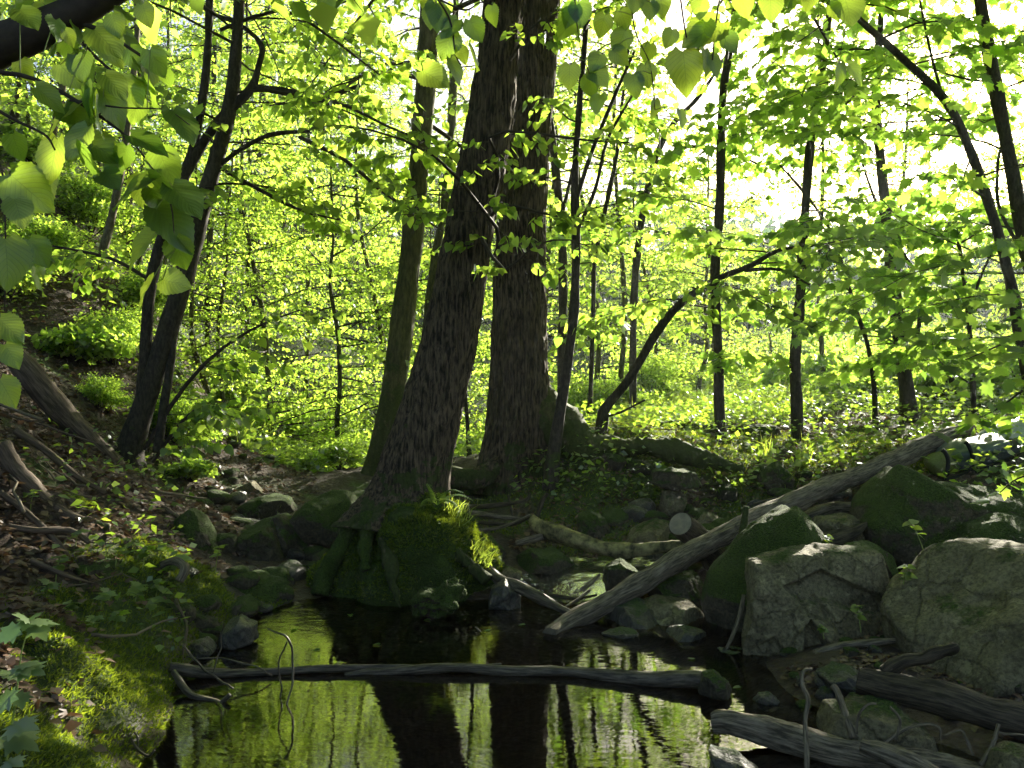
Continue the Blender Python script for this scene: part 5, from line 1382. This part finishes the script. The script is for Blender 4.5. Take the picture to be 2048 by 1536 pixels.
# grass tufts on the right bank, upstream
def tuft(label, px, py, d, n, hgt, seed, group=None):
    p = at(px, py, d); p[2] = float(H(p[0], p[1])[0])
    root = empty('grass_tuft', p, label, 'grass tuft', group)
    rr_ = np.random.default_rng(seed)
    P = p + rr_.normal(0, .03, (n, 3)) * np.array([1, 1, 0])
    for s in range(0, n, 12):
        ob = blades('blade', P[s:s + 12], np.tile(Z3, (len(P[s:s + 12]), 1)), hgt, M['grass'], root, seed + s, spread=.35, width=.05, up=.6)
        del ob['kind']
    return root
tuft('grass tuft on the bank in front of the middle sapling', 1602, 930, 6.9, 36, .2, 1)
tuft('small grass tuft at the foot of the middle sapling', 1535, 905, 7.2, 24, .22, 2)
tuft('bright grass tuft on the moss edged slab upstream', 562, 990, 6.7, 24, .16, 3)
tuft('bright grass tuft by the loaf shaped stone upstream', 490, 940, 8.7, 30, .26, 4)
tuft('grass tuft beside the dark mossy lump on the right bank', 1575, 960, 6.3, 24, .14, 5)

# ------------------------------------------------------------------ single plants
def plant(label, base, stems, lsize, mesh_, seed, name='seedling', stemmat='petiole', group=None, cat='plant', pair=3, flat=.35):
    """upright herb: stems = list of pixel polylines (px,py,d); leaves in a whorl along them"""
    b = at(*base)
    root = empty(name, b, label, cat, group)
    rr_ = random.Random(seed)
    for poly in stems:
        P = catmull(np.array([at(*p) for p in poly]), 14)
        stem_part('stem', P, np.linspace(.0035, .0015, 14) * (lsize / .08) ** .5, M[stemmat], root, 6)
        for k in range(pair + 1):
            f = 1.0 if k == 0 else .45 + .5 * k / (pair + 1)
            p = P[int(f * 13)]
            for s in range(4 if k == 0 else 2):
                az = rr_.uniform(0, 6.28) if k else s * 1.57 + rr_.gauss(0, .3)
                tip = np.array([math.cos(az), math.sin(az), rr_.gauss(-.1, .2)])
                leaf_object(mesh_, root, p, tip, np.array([rr_.gauss(0, flat), rr_.gauss(0, flat) - .1, 1]), lsize * rr_.uniform(.6, 1.1))
    return root
HM = templ_mesh('leaf', T_HEART, M['herb'])
MM = templ_mesh('leaf', T_MAPLE, M['herb'])
PM2 = templ_mesh('leaf', T_MAPLE, M['pale'])
plant('tall seedling with paired leaves in front of the dark right boulder', (1862, 1150, 4.0), [[(1862, 1160, 4.0), (1850, 1110, 4.0), (1832, 1062, 4.0), (1822, 1045, 4.0)]], .06, HM, 1, pair=2)
plant('green seedling in the gap between pale slab and largest boulder', (1805, 1195, 3.75), [[(1805, 1190, 3.75), (1808, 1160, 3.75), (1815, 1132, 3.75)]], .05, HM, 2)
plant('pale little weed in front of the pale slab', (1722, 1268, 3.62), [[(1722, 1265, 3.62), (1718, 1235, 3.62), (1714, 1212, 3.62)]], .035, HM, 3)
plant('tiny weed at the foot of the pale slab', (1648, 1280, 3.65), [[(1648, 1278, 3.65), (1645, 1262, 3.65), (1642, 1252, 3.65)]], .03, HM, 4)
plant('lit seedling on top of the peaked boulder', (1652, 1100, 4.3), [[(1653, 1108, 4.3), (1652, 1088, 4.3), (1655, 1072, 4.3)]], .035, HM, 5)
for q, (px, py, d, hh, s) in enumerate([(110, 1130, 3.7, 60, .055), (285, 1140, 4.2, 40, .06), (250, 1150, 4.15, 40, .05), (310, 1175, 4.1, 40, .055), (230, 1180, 4.0, 40, .05), (320, 1100, 4.35, 30, .06), (360, 1095, 4.5, 30, .06), (270, 1210, 3.9, 35, .05), (200, 1215, 3.7, 40, .055), (130, 1240, 3.4, 40, .055), (180, 1260, 3.4, 40, .05), (230, 1240, 3.6, 35, .05), (300, 1240, 3.9, 30, .045), (90, 1190, 3.5, 40, .05), (330, 1140, 4.3, 30, .05), (430, 1170, 4.8, 60, .05), (60, 1010, 4.1, 40, .05), (150, 1090, 4.0, 30, .045)]):
    b = at(px, py, d); z = float(H(b[0], b[1])[0]); pz = 768 + (CAMZ - z) / d * F
    plant('small bright seedling on the left bank moss', (px, pz, d), [[(px, pz + 3, d), (px + 4, pz - hh * .6, d), (px + 10, pz - hh, d - .05)]], s, (HM, MM, MM)[q % 3], 40 + q, group='seedlings on the left bank', pair=2)
# the pale tall weed at lower left, close to the camera
wp = plant('tall pale leaved weed at the lower left corner', (18, 1545, 1.9), [[(5, 1600, 1.9), (16, 1500, 1.9), (32, 1400, 1.9), (42, 1310, 1.9), (62, 1240, 1.9)]], .055, PM2, 70, 'weed', pair=1)
for (px, py, tx, ty, s) in [(42, 1335, 118, 1355, .075), (40, 1250, -30, 1300, .07), (70, 1245, 105, 1300, .06), (35, 1350, -20, 1345, .06), (30, 1380, -30, 1440, .08), (20, 1450, 110, 1460, .085), (18, 1470, 120, 1520, .09), (14, 1480, -30, 1480, .07), (60, 1240, 20, 1225, .05), (15, 1520, 60, 1536, .06), (38, 1385, 48, 1430, .05)]:
    a = at(px, py, 1.9); b_ = at(tx, ty, 1.86)
    leaf_object(PM2, wp, a, b_ - a, np.array([R.gauss(0, .2), -.35, 1]), s * .95)
# fern on the mound
fr_ = empty('fern', at(875, 1005, 4.95), 'small fern on the mound at the foot of the leaning trunk', 'fern')
for poly in ([(875, 1010), (868, 990), (860, 975), (856, 968)], [(875, 1010), (895, 995), (920, 990), (945, 1000)], [(875, 1010), (885, 990), (905, 980), (925, 985)], [(875, 1010), (862, 1000), (850, 1002), (842, 1012)], [(875, 1010), (888, 1000), (905, 1005), (918, 1018)]):
    P = catmull(np.array([at(a, b_, 4.95 - .02 * q) for q, (a, b_) in enumerate(poly)]), 16)
    Vt, Qt, Tt, ut = tube(P, np.linspace(.002, .0006, 16), 4, False)
    s = np.concatenate([np.arange(2, 16), np.arange(2, 16)])
    sd = np.concatenate([np.ones(14), -np.ones(14)])
    t_ = nrm(np.gradient(P, axis=0))[s]
    side = nrm(np.cross(t_, Z3)) * sd[:, None]
    Vl, Fl = leaves_mesh(T_SIMPLE, P[s], side + t_ * .5, np.tile(np.array([0, -.5, 1.0]), (28, 1)), .045 * (1.05 - s / 16.0) + .006)
    part('frond', np.vstack([Vt, Vl]), [Qt, Fl + len(Vt)], M['herb'], fr_)

# ------------------------------------------------------------------ close linden branches hanging into the picture
def near_branch(label, twigs, leaves, d, fill, seed, name='linden_branch', lsz=(.055, .085)):
    b = at(twigs[0][0][0], twigs[0][0][1], twigs[0][0][3] if len(twigs[0][0]) > 3 else d)
    root = empty(name, b, label, 'branch')
    rr_ = random.Random(seed)
    curves = []
    for tw in twigs:
        pts, rad = stem_pts(tw, d, 24)
        curves.append(pts)
        stem_part('twig', pts, rad, M['twig'], root, 8, .0004, seed)
    def put(a, tip, nor, s):
        m = NEAR[rr_.randrange(4)]
        leaf_object(m, root, a, tip, nor, s, base=b)
    for (bx, by, tx, ty, w, *rest) in leaves:
        dd = rest[0] if rest else d
        a = at(bx, by, dd); e_ = at(tx, ty, dd + rr_.uniform(-.02, .02))
        s = np.linalg.norm(e_ - a)
        s = max(s, w / F * dd * .95) * .9
        # face the viewer enough that the leaf shows the width w
        ang = math.asin(min(1, max(.2, (w / F * dd) / (s * .94))))
        v = nrm(e_ - a); side = nrm(np.cross(v, np.array([0, 1.0, 0])))
        nor = np.array([0, -1.0, 0]) * math.sin(ang) + side * math.cos(ang) * (1 if side[2] > 0 else -1)
        put(a, e_ - a, nor, s)
        # leaf stalk to the nearest twig point
        allp = np.vstack(curves)
        q = allp[np.argmin(np.linalg.norm(allp - a, axis=1))]
        if np.linalg.norm(q - a) < .16:
            st = catmull(np.array([q, (q + a) / 2 + np.array([0, 0, .008]), a]), 8)
            stem_part('leaf_stalk', st, np.full(8, .0011), M['petiole'], root, 5)
    for k in range(fill):
        c_ = curves[rr_.randrange(len(curves))]
        p = c_[rr_.randrange(3, 24) if abs(c_[0, 2] - c_[-1, 2]) < 1.0 else rr_.randrange(14, 24)] + np.array([rr_.gauss(0, .05), rr_.gauss(0, .06), rr_.gauss(-.02, .04)])
        tip = np.array([rr_.gauss(.2, .6), rr_.gauss(0, .4), -.8])
        nor = np.array([rr_.gauss(0, .5), -.5 + rr_.gauss(0, .5), .8])
        put(p, tip, nor, rr_.uniform(*lsz))
    return root
near_branch('low linden branch with big sunlit leaves hanging at the left',
    [[(-900, -250, 22, 2.0), (-400, 20, 14, 1.9), (-60, 130, 9), (60, 155, 8), (150, 200, 7), (250, 270, 5), (300, 330, 4), (340, 400, 3), (350, 500, 2)], [(-40, 200, 6), (30, 240, 5), (90, 270, 4), (110, 300, 2)], [(140, 200, 5), (240, 215, 4), (330, 220, 3), (380, 250, 2)], [(250, 270, 4), (300, 290, 3), (350, 310, 2)], [(-40, 300, 5), (0, 330, 4), (10, 420, 3), (10, 600, 2), (5, 700, 2)]],
    [(115, 278, 96, 378, 78), (22, 350, 116, 432, 108, 1.7), (252, 292, 242, 346, 48), (318, 302, 352, 384, 78), (318, 352, 196, 392, 62), (308, 468, 216, 546, 72), (312, 418, 402, 506, 66), (325, 560, 384, 572, 58), (306, 556, 262, 618, 34), (350, 478, 374, 548, 58), (346, 222, 396, 296, 44), (160, 206, 66, 256, 60), (345, 372, 412, 440, 60),
     (25, 270, 48, 330, 60, 1.6), (10, 480, 25, 590, 60, 1.6), (60, 480, 104, 540, 50, 1.7), (0, 640, 58, 690, 50, 1.6), (10, 690, 40, 740, 46, 1.6), (0, 760, 36, 820, 50, 1.6), (30, 400, 50, 460, 50, 1.6), (200, 180, 262, 260, 50), (130, 215, 200, 270, 60), (210, 150, 260, 200, 46), (170, 110, 165, 170, 50), (190, 60, 250, 120, 66), (225, 30, 240, 70, 56), (110, 40, 118, 92, 22), (130, 60, 152, 96, 26), (300, 100, 330, 160, 60), (285, 10, 300, 58, 50), (40, 20, 80, 60, 50), (170, 280, 262, 330, 70)],
    1.8, 20, 5)
near_branch('linden twig with hanging leaves left of the leaning trunk top',
    [[(700, -1500, 16, 2.9), (790, -700, 10, 2.5), (820, -260, 7, 2.2), (840, -60, 5), (870, -10, 4), (900, 40, 3), (912, 110, 2), (922, 130, 2)], [(880, 0, 4), (930, 20, 3), (960, 5, 2), (985, 10, 2)]],
    [(940, 40, 968, 90, 56), (905, 68, 884, 128, 58), (872, 8, 880, 66, 50), (984, 12, 984, 58, 30), (900, 118, 928, 186, 34), (915, 40, 880, 80, 44), (866, 14, 858, 60, 42), (918, 95, 938, 130, 30), (858, -8, 848, 30, 40)], 2.1, 2, 6)
near_branch('linden branch with large leaves hanging at top centre right of the trunks',
    [[(900, -1700, 20, 3.0), (1000, -800, 13, 2.5), (1060, -300, 9, 2.1), (1120, -80, 6), (1240, -40, 6), (1380, -10, 5), (1500, -10, 5), (1620, -20, 4), (1690, 20, 3), (1680, 110, 2)], [(1150, -60, 4), (1150, 0, 3), (1160, 90, 2), (1180, 150, 2)], [(1360, -10, 4), (1370, 60, 3), (1380, 100, 2)], [(1260, -30, 4), (1270, 60, 3), (1300, 130, 2), (1310, 220, 2)], [(1440, -10, 3), (1430, 60, 2), (1425, 120, 2)]],
    [(1366, 104, 1378, 194, 80), (1440, 45, 1356, 96, 78), (1540, -8, 1546, 46, 62), (1680, 128, 1680, 188, 36), (1158, 4, 1166, 60, 54), (1150, 10, 1128, 56, 44), (1140, 130, 1136, 184, 46), (1176, 152, 1190, 202, 46), (1200, 190, 1188, 228, 34), (1250, 62, 1228, 116, 50), (1225, 100, 1262, 130, 42), (1300, 88, 1288, 130, 44), (1422, 112, 1440, 166, 40), (1410, 100, 1416, 160, 34), (1320, -10, 1330, 36, 50), (1300, 4, 1300, 44, 50), (1400, 0, 1400, 30, 50), (1480, -10, 1500, 40, 50), (1620, -20, 1616, 20, 50), (1660, 10, 1690, 40, 40), (1290, 130, 1300, 180, 44), (1265, 150, 1275, 196, 46), (1310, 200, 1312, 244, 26), (1360, 220, 1366, 266, 28), (1240, 20, 1260, 66, 50), (1270, -10, 1268, 30, 46), (1450, 70, 1480, 110, 50), (1210, 30, 1196, 80, 46), (1345, 60, 1330, 100, 40), (1200, 110, 1180, 150, 44)], 2.0, 5, 8)
near_branch('thick dark limb crossing the top left corner with shaded leaves',
    [[(-120, 150, 86), (0, 92, 84), (80, 60, 76), (160, 20, 64), (260, -40, 52), (360, -120, 40)], [(120, 40, 14), (200, 60, 8), (280, 110, 5), (330, 140, 3)], [(60, 60, 10), (60, 0, 8), (110, -60, 5)], [(150, 30, 9), (170, 90, 6), (230, 150, 4), (260, 190, 2)]],
    [(30, 10, 70, 50, 56), (90, 10, 60, 46, 50), (150, 110, 190, 170, 60), (200, 70, 250, 130, 60), (260, 100, 300, 150, 60), (240, 160, 290, 220, 60), (120, 130, 170, 180, 56), (40, 120, 60, 170, 50), (330, 140, 340, 180, 40)], 2.3, 24, 9, 'limb')
# maple sprig in the right foreground over the backpack, and the one beside it
def sprig(label, poly, d, seed, lsize, nleaf, spread):
    b = at(poly[0][0], poly[0][1], d)
    root = empty('maple_sprig', b, label, 'branch')
    pts, rad = stem_pts(poly, d, 20)
    stem_part('twig', pts, rad, M['twig'], root, 6)
    rr_ = random.Random(seed)
    for k in range(nleaf):
        p = pts[rr_.randrange(3, 20)] + np.array([rr_.gauss(0, spread), rr_.gauss(0, spread), rr_.gauss(0, spread * .55)])
        leaf_object(LM['maple'], root, p, np.array([rr_.gauss(-.2, .7), rr_.gauss(0, .6), -.35]), np.array([rr_.gauss(0, .35), rr_.gauss(-.15, .35), 1]), lsize * rr_.uniform(.6, 1.15))
sprig('dark maple sprig drooping over the backpack at right edge', [(2160, 740, 10), (2090, 755, 7), (2040, 785, 5), (2000, 815, 3), (1960, 835, 2)], 4.8, 1, .11, 36, .10)
sprig('lit maple sprig at the right edge above the drooping one', [(2160, 640, 9), (2080, 650, 6), (2000, 690, 4), (1930, 720, 2)], 5.6, 2, .12, 120, .22)
sprig('small maple sprig right of the backpack at the very edge', [(2140, 900, 6), (2080, 940, 5), (2030, 960, 3), (2000, 985, 2)], 4.5, 3, .09, 18, .06)

# ------------------------------------------------------------------ the backpack on the right bank
bk = empty('backpack', at(1900, 965, 5.75), 'dark backpack with a green rolled mat lying on the right bank by the log', 'backpack')
PB = {'cloth': plain_mat('pack_cloth', (0.012, 0.018, 0.018), .55, .5, .3, 120, .003), 'grey2': plain_mat('pack_lid', (0.06, 0.085, 0.078), .4, .5, .2, 40, .006), 'grey': plain_mat('pack_cover', (0.24, 0.28, 0.30), .35, .5, .12, 25, .01), 'mat': plain_mat('foam_mat', (0.15, 0.17, 0.05), .8, .2, .2, 90, .002), 'strap': plain_mat('webbing', (0.008, 0.008, 0.009), .6, .3), 'buckle': plain_mat('buckle', (.35, .35, .35), .3, .5)}
def superell(c0, ax, up, L_, W_, H_, e1, mat, name, parent, seed, rough=.012, nu=48, nv=28):
    ax = nrm(np.array(ax, float)); up = np.array(up, float); up = nrm(up - ax * up.dot(ax)); sd = np.cross(ax, up)
    u, v = np.meshgrid(np.linspace(-math.pi, math.pi, nu, endpoint=False), np.linspace(-math.pi / 2, math.pi / 2, nv), indexing='xy')
    f = lambda a, e_: np.sign(a) * np.abs(a) ** e_
    X_ = f(np.cos(v), e1) * f(np.cos(u), e1) * W_ / 2; Y_ = f(np.cos(v), e1) * f(np.sin(u), e1) * H_ / 2; Z_ = f(np.sin(v), e1) * L_ / 2
    V = np.asarray(c0) + X_.ravel()[:, None] * sd + Y_.ravel()[:, None] * up + Z_.ravel()[:, None] * ax
    V = V + nrm(V - np.asarray(c0)) * (rough * fbm(V, 9, 3, seed) + rough * .8 * (1 - 2 * np.abs(noise(V, 14, seed + 2))))[:, None]
    i = np.arange(nv - 1)[:, None] * nu; j = np.arange(nu)[None]; k = (j + 1) % nu
    return part(name, V, [np.stack([i + j, i + k, i + nu + k, i + nu + j], -1).reshape(-1, 4)], mat, parent)
ax = nrm(at(2060, 900, 5.7) - at(1895, 940, 5.75))
superell(at(1965, 928, 5.75), ax, (0, -.2, 1), .58, .30, .26, .55, PB['cloth'], 'body', bk, 1)
superell(at(1945, 900, 5.72), ax, (0, -.2, 1), .42, .27, .12, .6, PB['grey2'], 'lid', bk, 2)
superell(at(2040, 880, 5.85), nrm(at(2120, 850, 5.9) - at(1990, 890, 5.8)), (0, -.3, 1), .55, .34, .20, .6, PB['grey'], 'rain_cover', bk, 3)
mr_ = stem_pts([(1862, 940, 1), (1872, 932, 1), (1890, 925, 1), (1930, 915, 1)], 5.7, 16)
V, Qd, T, uv = tube(mr_[0], np.concatenate([[.035, .065, .075], np.full(13, .08)]), 24)
part('rolled_mat', V, [Qd, T], PB['mat'], bk)
for poly in ([(1884, 900, 9), (1890, 905, 9), (1896, 920, 9), (1894, 945, 9), (1888, 955, 9)], [(1930, 884, 8), (1936, 890, 8), (1945, 915, 8), (1940, 950, 8)], [(1890, 960, 9), (1930, 950, 9), (1990, 930, 9), (2050, 905, 9)]):
    p_, r2_ = stem_pts([(a, b_, w, 5.56) for a, b_, w in poly], 5.56, 24)
    V, Qd, T, uv = tube(p_, r2_, 8); part('strap', V, [Qd, T], PB['strap'], bk)
superell(at(1910, 965, 5.55), (1, 0, 0), (0, 0, 1), .035, .02, .03, .4, PB['buckle'], 'buckle', bk, 4, 0, 12, 8)

# ------------------------------------------------------------------ specks drifting on the pool
n = 700
x = r_.uniform(-1.3, 1.0, n); y = 4.95 - 2.0 * r_.random(n) ** 2.2
sel = (H(x, y) < -.02) & (r_.random(n) < clump(x, y, 2.5, 44) + .15)
x, y = x[sel], y[sel]; n = len(x)
V, Fs = leaves_mesh(T_SIMPLE, np.column_stack([x, y, np.full(n, .003)]), r_.normal(0, 1, (n, 3)) * np.array([1, 1, 0]), np.tile(Z3, (n, 1)), r_.uniform(.004, .014, n))
tag(part('drifting_specks', V, [Fs], M['litter'], kind='stuff'), 'tiny bits of bud and leaf drifting on the pool', 'debris')
# ------------------------------------------------------------------ floating leaves on the pool
FL = [(590, 1262, 4.4), (1235, 1340, 3.72), (1250, 1345, 3.7), (1480, 1375, 3.45), (640, 1300, 4.0), (520, 1225, 4.7), (700, 1230, 4.6), (980, 1262, 4.3), (860, 1240, 4.5), (1050, 1250, 4.4), (760, 1290, 4.0), (1380, 1320, 3.85)]
for q, (px, py, d) in enumerate(FL):
    p = at(px, py, d); d2 = d * CAMZ / (CAMZ - p[2]) if p[2] < 1 else d
    p = at(px, py, d2); p[2] = .004
    o = bpy.data.objects.new('floating_leaf', HM if q % 2 else LM['heart'])
    COL.objects.link(o)
    o.location = tuple(p); o.rotation_euler = (R.uniform(-.05, .05), R.uniform(-.05, .05), R.uniform(0, 6.28)); o.scale = (.035,) * 3
    tag(o, 'small green leaf floating on the dark pool', 'leaf', 'leaves floating on the pool')

# ------------------------------------------------------------------ the hazy air of the glade
hm, tt, out = newmat('haze_air')
pv = nd(tt, 'ShaderNodeVolumePrincipled')
pv.inputs['Color'].default_value = (0.86, 0.93, 1.0, 1)
pv.inputs['Density'].default_value = 0.0009
pv.inputs['Anisotropy'].default_value = 0.55
tt.links.new(pv.outputs[0], out.inputs['Volume'])
x0, x1, y0, y1, z0, z1 = -100, 100, -9, 82, -1.6, 15.0
V = np.array([(x, y, z) for z in (z0, z1) for y in (y0, y1) for x in (x0, x1)], float)
tag(part('haze', V, [np.array([[0, 2, 3, 1], [4, 5, 7, 6], [0, 1, 5, 4], [2, 6, 7, 3], [0, 4, 6, 2], [1, 3, 7, 5]])], hm, smooth=False), 'thin sunlit haze filling the glade', 'haze', kind='stuff')
